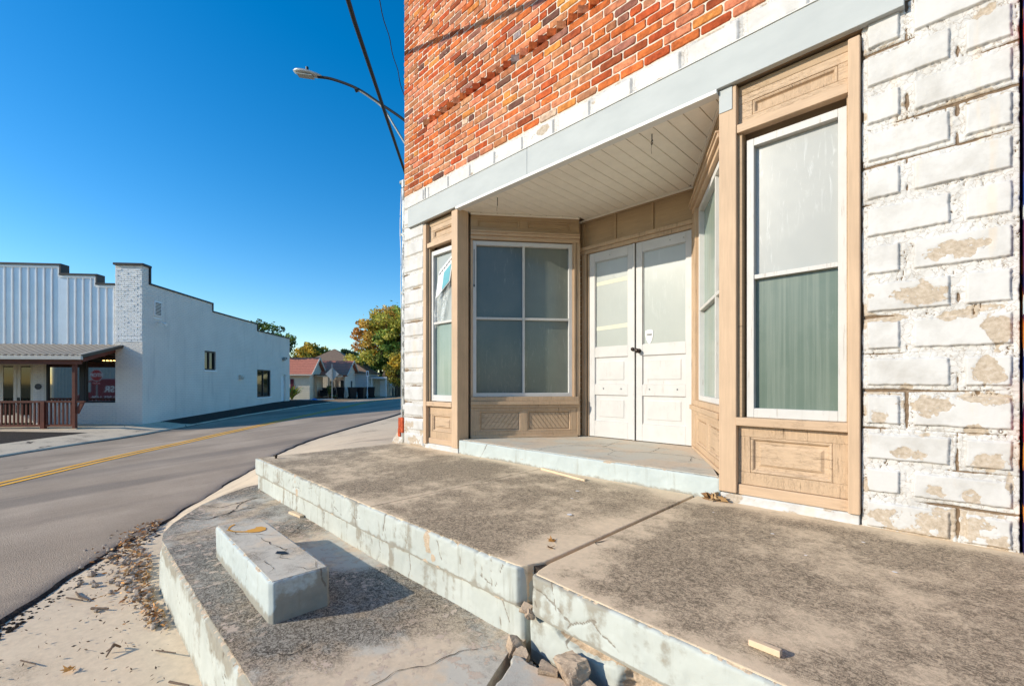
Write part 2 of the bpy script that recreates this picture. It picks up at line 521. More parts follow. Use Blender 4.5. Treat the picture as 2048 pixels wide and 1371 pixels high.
    MAT['apron'] = conc('pale_apron', (.68, .54, .375), (.28, .215, .15), .02, rot=.9, bumpk=.4, sx=1)
    MAT['aggregate'] = conc('broken_aggregate', (.50, .38, .27), (.17, .12, .085), .09, bumpk=1.0)
    MAT['far_walk'] = conc('far_sidewalk', (.68, .55, .39), (.26, .20, .15), .04, crackscale=.6, bumpk=.4)
    # --- pale blue painted riser concrete with per-vertex cracks and dirt
    for rname, ra, rb in (('riser', (.42, .44, .395), (.52, .54, .49)), ('riser_blue', (.415, .46, .44), (.50, .545, .52))):
        m = Mt(rname + '_paint', .75, .3)
        fine = m.noise(120, 5, .7); mid = m.noise(20, 6, .66)
        base = m.ramp(m.noise(3.5, 6, .62), [(.25, ra), (.7, rb)])
        stv = m.thr(m.noise(2.4, 6, .65, m.sc(7, 7, .8)), .56, .72)
        base = m.mix(m.math('MULTIPLY', stv, .45), base, (.29, .28, .225))
        dirt = m.thr(m.math('ADD', m.attr('dirt'), m.math('MULTIPLY', m.math('SUBTRACT', mid, .5), 1.1)), .45, .8)
        col = m.mix(m.math('MULTIPLY', dirt, .72), base, m.mix(mid, (.13, .11, .08), (.33, .28, .20)))
        p = m.math('ADD', m.attr('peel'), m.math('MULTIPLY', m.math('SUBTRACT', mid, .5), .8))
        peel = m.thr(p, .50, .56)
        col = m.mix(peel, col, m.ramp(fine, [(.3, (.36, .27, .18)), (.7, (.60, .47, .34))]))
        ck = m.thr(m.math('ADD', m.attr('crack'), m.math('MULTIPLY', m.math('SUBTRACT', fine, .5), .4)), .30, .6)
        col = m.mix(m.math('MULTIPLY', ck, .72), col, (.17, .135, .10))
        h = m.math('SUBTRACT', m.math('ADD', m.math('MULTIPLY', mid, .6), m.math('MULTIPLY', fine, .2)), m.math('ADD', peel, ck))
        MAT[rname] = m.out(col, normal=m.bump(h, .45, .004))
    # --- asphalt
    m = Mt('asphalt', .88, .3)
    fine = m.vor(120, None, 'F1'); n = m.noise(.55, 6, .62)
    lane = m.noise(.9, 5, .6, m.sc(1, 1, 1))
    agg = m.noise(95, 4, .75)
    k = m.math('ADD', m.math('MULTIPLY', agg, .55), m.math('MULTIPLY', n, .45))
    col = m.ramp(k, [(.32, (.22, .166, .118)), (.5, (.37, .285, .205)), (.68, (.56, .44, .325))])
    trk = m.noise(1.0, 5, .6, m.sc(.9, .06, 1, (0, 0, math.radians(-38))), .3)
    col = m.mix(m.math('MULTIPLY', m.thr(trk, .50, .66), .5), col, m.ramp(agg, [(.35, (.11, .09, .072)), (.65, (.25, .205, .165))]))
    tar = m.thr(m.noise(1.3, 6, .7, None, 1.2), .62, .72)
    col = m.mix(m.math('MULTIPLY', tar, .45), col, (.075, .068, .06))
    MAT['asphalt'] = m.out(col, normal=m.bump(m.math('ADD', agg, m.math('MULTIPLY', fine, .5)), .8, .008))
    m = Mt('road_lip', .95, .1)
    MAT['lip'] = m.out(m.ramp(m.noise(40, 5, .7), [(.3, (.02, .017, .015)), (.7, (.10, .08, .065))]), normal=m.bump(m.noise(60, 5, .7), 1, .02))
    m = Mt('yellow_line', .8, .3)
    MAT['yellow'] = m.out(m.mix(m.thr(m.noise(60, 5, .7), .60, .68), m.ramp(m.noise(3, 4), [(.3, (.85, .40, .02)), (.7, (.95, .50, .05))]), (.2, .16, .11)))
    MAT['dirt'] = flat('dirt', (.30, .20, .115), .95, .45, 14, .8)
    MAT['gravel'] = flat('gravel_stone', (.40, .33, .26), .9, .4, 30, .5)
    MAT['grass'] = flat('dry_grass', (.20, .17, .07), .95, .4, 5, .8)
    MAT['rock'] = MAT['aggregate']
    # --- far building
    m = Mt('white_painted_brick', .7, .3)
    vec = m.node('CombineXYZ', {0: m.math('ADD', m.xyz(0), m.xyz(1)), 1: m.xyz(2), 2: 0.0}).outputs[0]
    bt = m.node('TexBrick', {'Vector': vec, 'Scale': 1.0, 'Mortar Size': .012, 'Brick Width': .22, 'Row Height': .075, 'Mortar Smooth': .3, 'Color1': (1, 1, 1, 1), 'Color2': (.8, .8, .8, 1), 'Mortar': (.2, .2, .2, 1)})
    col = m.ramp(m.noise(1.1, 6, .6), [(.3, (.78, .715, .63)), (.65, (.86, .795, .705))])
    col = m.mix(m.math('MULTIPLY', bt.outputs['Fac'], .22), col, (.36, .36, .36))
    col = m.mix(m.math('MULTIPLY', m.thr(m.noise(1.6, 5, .6, m.sc(1.6, 1.6, .22)), .54, .72), .45), col, (.58, .545, .49))
    h = m.math('ADD', m.math('MULTIPLY', bt.outputs['Fac'], -1), m.math('MULTIPLY', m.noise(14, 4), .8))
    MAT['white_brick'] = m.out(col, normal=m.bump(h, .9, .014))
    MAT['siding_metal'] = flat('ribbed_siding', (.56, .61, .68), .32, .1, 2, .03, Metallic=.25, spec=.6)
    MAT['dark_metal'] = flat('dark_coping', (.025, .025, .028), .45, .2, 8, .05)
    MAT['awning'] = flat('awning_metal', (.085, .07, .055), .5, .15, 4, .05, Metallic=.3)
    MAT['awning_rib'] = flat('awning_rib', (.50, .43, .34), .45, .1, 5, .04)
    MAT['gutter'] = flat('gutter', (.55, .52, .46), .5, .1, 6, .05)
    MAT['redwood'] = flat('red_brown_stain', (.145, .042, .024), .6, .3, 12, .2)
    MAT['cream'] = flat('cream_paint', (.66, .60, .50), .6, .08, 6, .1)
    MAT['white_far'] = flat('white_paint_far', (.84, .84, .82), .6, .08, 6, .1)
    MAT['plaque'] = flat('plaque', (.06, .06, .065), .5, .3, 80)
    m = Mt('shop_glass', .03, 1.0)
    MAT['mirror_glass'] = m.out((.012, .022, .028), IOR=3.0)
    m = Mt('far_glass', .05, .4)
    MAT['far_glass'] = m.out((.012, .02, .016), IOR=1.6)
    m = Mt('warm_lamp'); MAT['lamp'] = m.out((.9, .6, .2), Emission_Color=(1, .62, .2, 1), Emission_Strength=4.0)
    MAT['red_van'] = flat('van_red', (.22, .012, .028), .4, .1, 3, .02)
    MAT['sign_red'] = flat('sign_red', (.48, .018, .022), .4, .08, 5, .02)
    MAT['sign_white'] = flat('sign_white', (.8, .8, .79), .5, .04, 5, .02)
    MAT['corrugated'] = flat('corrugated_grey', (.36, .40, .39), .5, .15, 4, .1, Metallic=.2)
    m = Mt('sign_aluminium', .4, .5); MAT['alu'] = m.out(m.ramp(m.noise(3, 4), [(.3, (.40, .42, .42)), (.7, (.5, .52, .52))]), Metallic=.3)
    MAT['galv'] = flat('galvanised', (.30, .33, .33), .5, .3, 22, .15, Metallic=.4)
    m = Mt('flaking_pipe_paint', .6, .3)
    fl = m.thr(m.noise(16, 6, .7, m.sc(1.5, 1.5, .6)), .50, .55)
    MAT['pipe'] = m.out(m.mix(fl, (.66, .67, .64), m.mix(m.noise(30, 4), (.12, .12, .11), (.34, .34, .32))), normal=m.bump(fl, -.6, .003))
    m = Mt('mural_paint', .6, .3)
    v = m.node('TexVoronoi', {'Vector': m.warp(.35, 3), 'Scale': 9.0}).outputs['Color']
    sep = m.node('SeparateColor', {0: v})
    MAT['mural'] = m.out(m.ramp(sep.outputs[0], [(0, (.03, .015, .09)), (.35, (.12, .02, .09)), (.55, (.02, .05, .28)), (.7, (.55, .03, .02)), (.82, (.8, .3, .05)), (.93, (.75, .78, .8))], 'CONSTANT'), normal=m.bump(m.noise(30, 4), .5, .006))
    # --- houses
    def shingle(nm, c):
        m = Mt(nm, .9, .2)
        n = m.noise(11, 5, .7); r = m.node('TexWave', {'Vector': m.obj, 'Scale': 2.2, 'Distortion': 1.5, 'Detail': 3}, bands_direction='Z').outputs['Fac']
        return m.out(m.ramp(m.math('ADD', m.math('MULTIPLY', n, .75), m.math('MULTIPLY', r, .25)), [(.3, tuple(x * .65 for x in c)), (.7, tuple(x * 1.25 for x in c))]), normal=m.bump(n, .6, .02))
    MAT['shingle_red'] = shingle('red_shingle', (.50, .185, .125))
    MAT['shingle_brown'] = shingle('brown_shingle', (.24, .165, .115))
    MAT['shingle_grey'] = shingle('grey_brown_shingle', (.145, .11, .085))

    def clap(nm, c):
        m = Mt(nm, .7, .3)
        w = m.node('TexWave', {'Vector': m.obj, 'Scale': 2.0, 'Distortion': 0.0}, bands_direction='Z', wave_profile='SAW').outputs['Fac']
        col = m.mix(m.thr(w, .86, .98), m.ramp(m.noise(3, 5), [(.3, tuple(x * .9 for x in c)), (.7, c)]), tuple(x * .55 for x in c))
        return m.out(col, normal=m.bump(w, .6, .03))
    MAT['clap_cream'] = clap('cream_clapboard', (.80, .73, .60))
    MAT['clap_white'] = clap('white_clapboard', (.88, .84, .76))
    MAT['clap_blue'] = clap('pale_blue_clapboard', (.58, .66, .70))
    MAT['porch_dark'] = flat('porch_boards', (.11, .07, .055), .8, .3, 6)
    MAT['bin'] = flat('bin_plastic', (.012, .014, .017), .45, .3, 4, .05)
    MAT['bin_grey'] = flat('bin_lid', (.05, .053, .055), .5, .2, 4, .05)
    MAT['blue_tarp'] = flat('blue_tarp', (.03, .2, .55), .5, .2, 8)
    MAT['maroon'] = flat('maroon_shutter', (.12, .02, .035), .6, .2, 6)
    # --- foliage and bark
    m = Mt('leaf', .6, .3)
    c = m.attr('col', 'Color')
    MAT['leaf'] = m.out(m.mix(m.noise(6, 2), m.mix(1, c, (.75, .75, .75), 'MULTIPLY'), m.mix(1, c, (1.2, 1.2, 1.2), 'MULTIPLY')), Subsurface_Weight=.0)
    tr = m.node('BsdfTranslucent', {'Color': c})
    mx = m.node('MixShader', {0: .3})
    m.nt.links.new(m.b.outputs[0], mx.inputs[1]); m.nt.links.new(tr.outputs[0], mx.inputs[2])
    m.nt.links.new(mx.outputs[0], m.nt.nodes['Material Output'].inputs[0])
    m = Mt('bark', .95, .1)
    MAT['bark'] = m.out(m.ramp(m.noise(4, 6, .7, m.sc(3, 3, .6)), [(.3, (.045, .032, .024)), (.7, (.15, .115, .085))]), normal=m.bump(m.noise(5, 5, .7, m.sc(3, 3, .6)), 1, .05))
    MAT['twig'] = flat('twig', (.16, .11, .075), .9, .4, 30)
    MAT['dry_leaf'] = Mt('dry_leaf', .8, .2).m
    m = Mt('dry_leaf2', .8, .2); MAT['dry_leaf'] = m.out(m.attr('col', 'Color'))
    MAT['offcut'] = flat('raw_wood', (.66, .50, .33), .7, .15, 14, .3)


make_materials()
# =================================================================== brick shop building
YF = 3.25
BLD = thing('brick_building', (-2.6, YF, 0), 'old orange brick corner shop with white painted block base and recessed tan and white entrance', 'building')
FA = Fr((0, YF), (1, 0), (0, -1))
PALETTE = [((.58, .16, .045), 30), ((.46, .095, .03), 14), ((.62, .24, .125), 22), ((.56, .27, .14), 11), ((.16, .075, .055), 2), ((.32, .14, .10), 4), ((.66, .28, .07), 5), ((.62, .46, .35), .8), ((.33, .08, .03), 9), ((.34, .31, .30), .4), ((.50, .21, .10), 18)]


def brick_col(rng):
    t = rng.uniform(0, sum(w for _, w in PALETTE))
    for c, w in PALETTE:
        t -= w
        if t <= 0: break
    k = rng.uniform(.92, 1.25)
    return tuple(min(.8, x * k * rng.uniform(.95, 1.05)) for x in c)


def one_brick(mb, x0, x1, z0, z1, rng, y=None):
    j = lambda a: rng.uniform(-a, a)
    y = (YF + j(.0035)) if y is None else y
    mb.col = brick_col(rng)
    r = rng.uniform(.005, .014)
    L = x1 - x0; pts = []
    def edge(a, b, k):
        for i in range(k):
            t = (i + 1) / (k + 1)
            pts.append((a[0] + (b[0] - a[0]) * t + j(.0014), a[1] + (b[1] - a[1]) * t + j(.0018)))
    c = [(x0, z0), (x1, z0), (x1, z1), (x0, z1)]
    dirs = [(1, 0), (0, 1), (-1, 0), (0, -1)]
    for q in range(4):
        a = c[q]; b = c[(q + 1) % 4]; d = dirs[q]; rr = r * rng.uniform(.5, 1.5)
        pts.append((a[0] + d[0] * rr, a[1] + d[1] * rr))
        edge((a[0] + d[0] * rr, a[1] + d[1] * rr), (b[0] - d[0] * rr, b[1] - d[1] * rr), 4 if q % 2 == 0 and L > .12 else 1)
        pts.append((b[0] - d[0] * rr, b[1] - d[1] * rr))
    n = len(pts); cx = (x0 + x1) / 2; cz = (z0 + z1) / 2
    k = len(mb.v)
    mb.v += [(p[0], y + .024, p[1]) for p in pts]
    mb.v += [(p[0], y + .004 + j(.001), p[1]) for p in pts]
    ins = .0045
    mb.v += [(p[0] + (ins if p[0] < cx else -ins), y + j(.0008), p[1] + (ins if p[1] < cz else -ins)) for p in pts]
    for a in range(n):
        b = (a + 1) % n
        mb.idx(k, [(a, b, n + b, n + a), (n + a, n + b, 2 * n + b, 2 * n + a)])
    mb.idx(k, [tuple(2 * n + i for i in range(n))])


def brickwork():
    rng = random.Random(11)
    mb = MB()
    z = 3.340; row = 0; RH = .0762; JT = .0125
    dog = None
    while z < 6.95:
        tooth = dog is None and z > 4.095
        x = -5.316 + (0 if row % 2 == 0 else -.112) + rng.uniform(-.012, .012)
        if row % 7 == 6: pitch0 = .115
        else: pitch0 = .224
        lim = -4.86 if tooth else .206
        while x < lim:
            w = pitch0 + rng.uniform(-.008, .008)
            x0 = max(x + JT / 2, -5.314); x1 = min(x + w - JT / 2, lim if tooth else .206)
            if x1 - x0 > .035:
                zz = z + rng.uniform(-.0015, .0015)
                one_brick(mb, x0, x1, zz + JT / 2, zz + RH - JT / 2 + rng.uniform(-.001, .001), rng)
            x += w
        if tooth:
            dog = z
            t = -4.80
            while t < .15:                       # bricks laid cornerwise: saw-tooth course
                mb.col = brick_col(rng)
                hw = .058; a = rng.uniform(-.008, .008); yy = YF - .034 + rng.uniform(-.004, .006)
                P = [(t - hw, yy + hw), (t + a, yy), (t + hw, yy + hw), (t + a, yy + 2 * hw)]
                k = len(mb.v)
                z0 = z + .003; z1 = z + RH - .004
                mb.v += [(p[0], p[1], z0) for p in P] + [(p[0], p[1], z1) for p in P]
                mb.idx(k, [(0, 1, 5, 4), (1, 2, 6, 5), (2, 3, 7, 6), (3, 0, 4, 7), (4, 5, 6, 7), (0, 3, 2, 1)])
                t += .121
        z += RH; row += 1
    nb = len(mb.f)
    mb.mat = 1; mb.col = (1, 1, 1)
    ym = YF + .0075
    mb.box(-5.312, .204, ym, ym + .02, 3.33, dog + .001); mb.box(-5.312, .204, ym, ym + .02, dog + RH - .001, 6.98)
    mb.box(-5.312, -4.86, ym + .0001, ym + .02, dog + .001, dog + RH - .001)
    mb.mat = 2  # back and ceiling of the saw-tooth voids: their shade put in as dark colour
    mb.box(-4.9, .204, YF + .16, YF + .18, dog - .05, dog + RH + .05)
    mb.box(-5.312, .204, ym + .021, YF + .19, dog - .06, dog); mb.box(-5.312, .204, ym + .021, YF + .19, dog + RH, dog + RH + .06)
    return mb.build('brickwork', [MAT['brick'], MAT['mortar'], MAT['lip']], BLD, recalc=True)


brickwork()
sh = MB()     # the rest of the building's shell
sh.box(-5.31, .2, YF + .192, 12.5, 2.96, 6.9)
sh.box(-5.31, -4.83, YF + .16, 12.5, -.9, 2.96); sh.box(-.40, .2, YF + .16, 12.5, -.9, 2.96)
sh.box(-4.83, -.40, 4.80, 12.5, -.9, 2.96)
sh.build('side_wall', MAT['side_brick'], BLD)
sh = MB(); sh.box(-5.36, .25, YF - .04, 12.55, 6.985, 7.1)
sh.build('parapet_cap', MAT['white_trim'], BLD, bevel=.01)

COURSES = [-.05, 0.0, .199, .385, .583, .798, 1.002, 1.212, 1.426, 1.639, 1.853, 2.066, 2.28, 2.493, 2.707, 2.92, 3.134, 3.336]


def block_face(name, x0, x1, z0, z1, res, joints, peels, seed, base_peel, edgeL=True, edgeR=True, ck_amt=1.0):
    ni = int((x1 - x0) / res) + 2; nj = int((z1 - z0) / res) + 2
    xs = np.linspace(x0, x1, ni); zs = np.linspace(z0, z1, nj)
    X, Z = np.meshgrid(xs, zs, indexing='ij')
    cl = np.array(COURSES)
    wob = (fbm(X * 9, Z * 9, 3, seed) - .5) * .006
    Zw = Z + wob; Xw = X + (fbm(X * 9, Z * 9, 3, seed + 5) - .5) * .006
    ci = np.clip(np.searchsorted(cl, Z, side='right') - 1, 0, len(cl) - 2)
    dzt = np.minimum(np.abs(Zw - cl[ci]), np.abs(cl[ci + 1] - Zw))
    dx = np.full_like(X, 9.0)
    for c in range(len(cl) - 1):
        msk = ci == c
        if not msk.any(): continue
        js = list(joints(c))
        if edgeL: js.append(x0)
        if edgeR: js.append(x1)
        for jx in js:
            dx[msk] = np.minimum(dx[msk], np.abs(Xw[msk] - jx))
    jd = np.minimum(dzt, dx)
    n_big = fbm(X * 4, Z * 4, 4, seed + 9); n_mid = fbm(X * 22, Z * 22, 4, seed + 13); n_f = fbm(X * 70, Z * 70, 3, seed + 17)
    edgew = (n_mid - .5) * .006 + (n_f - .5) * .004
    pitched = sstep(.027, .035, jd + edgew)
    h = pitched * .0165
    h += (n_mid - .5) * (.0065 - .0048 * pitched) + (n_f - .5) * (.0042 - .0022 * pitched) * (1 - pitched * .6)
    joint = 1 - sstep(.022, .036, jd)
    # bedding cracks along some joints
    pres = fbm(X * 2.6 + 3, Z * 11, 3, seed + 23)
    w = .0026 + .009 * np.clip((pres - .50) * 4, 0, 1)
    crk = (1 - sstep(w * .5, w * 1.2 + .001, np.abs(jd + (n_f - .5) * .006))) * sstep(.43, .54, pres)
    # small craze cracks in the joints
    c2 = np.abs(fbm(X * 30, Z * 12, 3, seed + 31) - .5)
    crk = np.maximum(crk, (1 - sstep(.004, .011, c2)) * joint * sstep(.42, .52, fbm(X * 6, Z * 6, 2, seed + 37)))
    crk = crk * ck_amt
    peel = base_peel(X, Z) + (n_big - .5) * .42 + joint * np.clip((pres - .52), 0, 1) * 2.2
    for (px, pz, rx, rz, a) in peels:
        d = np.sqrt(((X - px) / rx) ** 2 + ((Z - pz) / rz) ** 2) + (n_mid - .5) * 1.7 + (n_f - .5) * .5
        peel = np.maximum(peel, a * (1.25 - d * .72))
    h -= np.where(peel + (n_mid - .5) * .4 > .5, .002, 0) + crk * .011
    Yv = YF - h
    Yv[0, :] = YF + .16; Yv[-1, :] = YF + .16; Yv[:, 0] = YF + .16; Yv[:, -1] = YF + .16
    V = np.stack([X, Yv, Z], -1).reshape(-1, 3)
    return np_mesh(name, V, grid_quads(ni, nj)[:, ::-1], MAT['block'], {'peel': peel, 'crack': crk, 'joint': joint}, BLD)


PE = [(-.014, 1.523, .10, .045, 1), (-.155, 1.316, .085, .05, 1), (.135, 1.105, .045, .055, 1), (.10, .905, .05, .075, .9), (-.112, .715, .085, .045, 1), (.072, .765, .10, .03, 1),
      (-.201, .458, .055, .03, 1), (.103, .452, .05, .045, 1), (-.036, .101, .13, .07, 1), (.133, .055, .05, .05, .9), (-.30, .09, .06, .05, .9), (-.33, .655, .035, .04, .9), (.10, 2.69, .04, .03, .8),
      (-.09, .27, .045, .03, .9), (.03, .27, .04, .03, .9), (-.36, 1.33, .018, .015, .8), (-.02, 1.19, .06, .022, 1), (.05, .60, .06, .025, .8), (-.17, .03, .12, .03, 1), (-.37, 1.20, .06, .016, .9), (-.25, 1.195, .05, .02, .9), (.10, 1.215, .06, .014, .9), (-.14, .56, .04, .02, .8), (.17, .35, .02, .07, .7), (-.20, .82, .03, .02, .9), (-.38, .25, .02, .05, .8)]
block_face('block_pillar', -.403, .208, -.02, 3.336, .0042, lambda c: ([-.205] if c % 2 == 0 else [-.008]), PE, 3,
           lambda X, Z: .12 * (1 - sstep(.05, 1.0, Z)) + .05)
PL = [(-5.05, .10, .10, .05, 1), (-5.0, .03, .16, .03, .9), (-5.24, .25, .05, .09, .85), (-5.1, .29, .12, .05, .7), (-4.9, .2, .04, .05, .8), (-5.0, 1.62, .02, .015, .8), (-5.12, .62, .02, .012, .7)]
block_face('block_pillar', -5.316, -4.815, -.02, 3.336, .0075, lambda c: [], PL, 41, lambda X, Z: .16 * (1 - sstep(.0, .4, Z)) + .03)
PB = [(-2.83, 3.25, .10, .035, 1), (-3.1, 3.15, .06, .012, .9), (-1.66, 3.165, .06, .012, .9), (-1.25, 3.32, .10, .012, .8), (-3.9, 3.15, .05, .01, .8), (-.8, 3.32, .1, .012, .8), (-2.0, 3.32, .06, .01, .7)]
block_face('block_band', -4.813, -.405, 3.118, 3.336, .0075, lambda c: [-.221 - .407 * k for k in range(1, 12)], PB, 57, lambda X, Z: X * 0 - .04, ck_amt=.35)

# --- fascia beam over the shopfront
mb = MB(FA)
for (a, b) in ((-5.145, -2.995), (-2.993, -.212)): mb.box(a, b, .004, .05, 2.874, 3.134)
FASC = mb.build('fascia_beam', MAT['fascia'], BLD, bevel=.004)
mb = MB(FA); mb.box(-4.125, -1.192, -.02, .054, 2.846, 2.873); mb.box(-5.14, -.215, .005, .058, 3.1345, 3.141)
mb.build('edge_trim', MAT['white_trim'], FASC, bevel=.002)

# --- soffit boards
mb = MB()
x = -4.16
while x < -1.15:
    xm = x + .061
    yb = 4.62
    if xm < -3.3: yb = 3.43 + (xm + 4.16) * 1.30
    if xm > -1.95: yb = 3.33 + (-1.17 - xm) * 1.62 + .03
    mb.box(x, x + .116, 3.236, max(3.32, min(4.62, yb)), 2.868, 2.884)
    mb.mat = 1; mb.box(x + .115, x + .123, 3.25, max(3.31, min(4.62, yb)), 2.876, 2.886); mb.mat = 0
    x += .122
SOF = mb.build('soffit', [MAT['soffit'], MAT['tan_dark']], BLD, bevel=.003)
sh = MB(); sh.box(-4.9, -.4, 3.27, 4.8, 2.888, 2.95); sh.build('ceiling_deck', MAT['tan_dark'], BLD)

# --- posts
def post(x0, x1, y0, y1, z0, z1, mat='tan'):
    m = MB(); m.box(x0, x1, y0, y1, z0, z1)
    return m.build('post', MAT[mat], BLD, bevel=.006)


post(-1.19, -1.075, 3.232, 3.36, .088, 2.87)
post(-4.245, -4.13, 3.232, 3.40, .075, 2.87)
post(-.461, -.4035, 3.222, 3.34, .08, 2.835)
post(-4.822, -4.757, 3.222, 3.34, .075, 2.835)
mb = MB(); mb.box(-1.186, -1.10, 3.2265, 3.2315, 2.71, 2.868); mb.build('flashing', MAT['fascia'], BLD, bevel=.002)


def shop_window(fr, s0, s1, z0, z1, w, d0, d1, rails, mulls, panes, mat='white_wood', wb=None, wt=None, gd=.6, old=True):
    """panes: list of (glass material, s0,s1,z0,z1 or None)"""
    m = MB(fr); m.frame(s0, s1, z0, z1, w, d0, d1, wb, wt)
    wb = wb or w; wt = wt or w
    win = m.build('shop_window', MAT[mat], BLD, bevel=.003)
    ss = [s0 + w] + [x for x in mulls] + [s1 - w]; zz = [z0 + wb] + list(rails) + [z1 - wt]
    if rails or mulls:
        g = MB(fr); b = .0145
        for x in mulls: g.box(x - b, x + b, d0 + .008, d1 - .004, z0 + wb, z1 - wt)
        for z in rails:
            for i in range(len(ss) - 1):
                g.box(ss[i] + (b if i else 0), ss[i + 1] - (b if i < len(ss) - 2 else 0), d0 + .008, d1 - .006, z - b, z + b)
        g.build('muntin', MAT['white_wood_old' if old else 'white_wood'], win, bevel=.003)
    k = 0; gdp = d0 + (d1 - d0) * .35
    for j in range(len(zz) - 1):
        for i in range(len(ss) - 1):
            p = MB(fr); e = .002
            p.box(ss[i] - e, ss[i + 1] + e, gdp - .006, gdp, zz[j] - e, zz[j + 1] + e)
            p.build('pane', MAT[panes[k]], win); k += 1
            # putty bead
    return win


def bulkhead(name, fr, s0, s1, z0, z1, panels, d=.0, mat='tan_old', inner='tan_oldv', slats=None):
    """wood panel wall: flat field split into stiles/rails round sunk moulded panels"""
    m = MB(fr)
    ps = sorted(panels)
    pz0 = ps[0][2]; pz1 = ps[0][3]
    m.box(s0, s1, d - .05, d, z0, pz0); m.box(s0, s1, d - .05, d, pz1, z1)
    e = s0
    for p in ps:
        m.box(e, p[0], d - .05, d - .001, pz0, pz1); e = p[1]
    m.box(e, s1, d - .05, d - .001, pz0, pz1)
    b = m.build(name, MAT[mat], BLD, bevel=.003)
    for i, p in enumerate(ps):
        w = MB(fr)
        w.rings(p[0] + .001, p[1] - .001, p[2] + .001, p[3] - .001, [(0, d - .02), (0, d - .006), (.006, d - .002), (.016, d - .006), (.024, d - .02), (.028, d - .023)] + ([(.045, d - .023), (.062, d - .012)] if slats is None and p[3] - p[2] > .16 else []))
        if slats is not None:
            sl = slats[i]; ww = .055; q0, q1, r0, r1 = p[0] + .03, p[1] - .03, p[2] + .03, p[3] - .03
            hgt = r1 - r0; sx = sl * hgt * .75
            a = q0 - abs(sx)
            while a < q1 + abs(sx):
                # slanted board clipped to the panel
                poly = [(a, r0), (a + ww - .006, r0), (a + ww - .006 + sx, r1), (a + sx, r1)]
                poly = clip(poly, q0, q1)
                if len(poly) > 2:
                    k = len(w.v); n = len(poly)
                    w.v += [fr.p(u, d - .024, v) for u, v in poly] + [fr.p(u, d - .012, v) for u, v in poly]
                    for t in range(n): w.idx(k, [(t, (t + 1) % n, n + (t + 1) % n, n + t)])
                    w.idx(k, [tuple(n + t for t in range(n))])
                a += ww
        w.build('panel', MAT[inner if i % 2 == 0 else mat], b, bevel=.0015)
    return b


def clip(poly, x0, x1):
    for (lim, sg) in ((x0, 1), (x1, -1)):
        out = []
        for i in range(len(poly)):
            a = poly[i]; b = poly[(i + 1) % len(poly)]
            ia = (a[0] - lim) * sg >= 0; ib = (b[0] - lim) * sg >= 0
            if ia: out.append(a)
            if ia != ib:
                t = (lim - a[0]) / (b[0] - a[0]); out.append((lim, a[1] + t * (b[1] - a[1])))
        poly = out
        if not poly: break
    return poly


def rail(name, fr, s0, s1, z0, z1, d, mat='tan_h', prof=None):
    m = MB(fr)
    if prof:
        for (za, zb, dd) in prof: m.box(s0, s1, -.05, dd, za, zb)
    else:
        m.box(s0, s1, -.05, d, z0, z1)
    return m.build(name, MAT[mat], BLD, bevel=.004)


# --- flat shop windows either side of the entrance
for side in (0, 1):
    a0, a1 = ((-1.075, -.461), (-4.757, -4.245))[side]
    # backing and reveal boards
    m = MB(FA); m.box(a0, a0 + .028, -.085, -.012, .605, 2.60); m.box(a1 - .012, a1, -.085, -.02, .605, 2.60)
    m.box(a0, a1, -.14, -.125, .05, 2.86)
    m.build('window_reveal', MAT['tan_dark'], BLD, bevel=.003)
    if side == 0:
        shop_window(FA, a0 + .05, a1 - .012, .607, 2.485, .044, -.10, -.035, [1.553], [], ['glass_green', 'glass_grey'], 'white_wood_old', wb=.062, wt=.05)
    else:
        shop_window(FA, a0 + .032, a1 - .003, .612, 2.49, .038, -.10, -.035, [1.585], [], ['glass_mint', 'glass_pale'], 'white_wood', wb=.075, wt=.055)
    rail('window_sill', FA, a0 - .004, a1 + .001, .55, .606, .022)
    rail('header_rail', FA, a0 + .002, a1 + .001, 2.535, 2.592, .014)
    rail('top_rail', FA, a0 + .001, a1, 2.80, 2.866, -.028, 'tan_dark')
    bulkhead('transom_panel', FA, a0, a1, 2.593, 2.80, [(a0 + .085, a1 - .055, 2.645, 2.745)], -.03, 'tan_old', 'tan_oldv')
    if side == 0:
        bulkhead('bulkhead', FA, a0, a1, .152, .549, [(a0 + .075, a1 - .08, .235, .475)], -.024, 'tan_oldv', 'tan_old')
    else:
        bulkhead('bulkhead', FA, a0, a1, .145, .549, [(a0 + .07, a1 - .06, .235, .445)], -.024, 'tan_oldv', 'tan_old')
    rail('base_board', FA, a0 + .001, a1, .082, .15, -.006)
    # painted masonry plinth below the woodwork
    X0, X1 = ((-1.186, -.405), (-4.812, -4.13))[side]
    ni = 160; nj = 24
    xs = np.linspace(X0, X1, ni); zs = np.linspace(-.03, .081, nj)
    XX, ZZ = np.meshgrid(xs, zs, indexing='ij')
    n1 = fbm(XX * 18, ZZ * 18, 4, 77 + side)
    YY = YF - .006 - (n1 - .5) * .012 - .008 * (1 - sstep(-.03, .05, ZZ))
    YY[:, -1] = YF + .2; YY[0, :] = YF + .2; YY[-1, :] = YF + .2
    np_mesh('plinth', np.stack([XX, YY, ZZ], -1).reshape(-1, 3), grid_quads(ni, nj)[:, ::-1], MAT['block'],
            {'peel': .22 + (fbm(XX * 9, ZZ * 16, 3, 5 + side) - .5) * 1.1, 'crack': XX * 0, 'joint': .3 + XX * 0}, BLD)

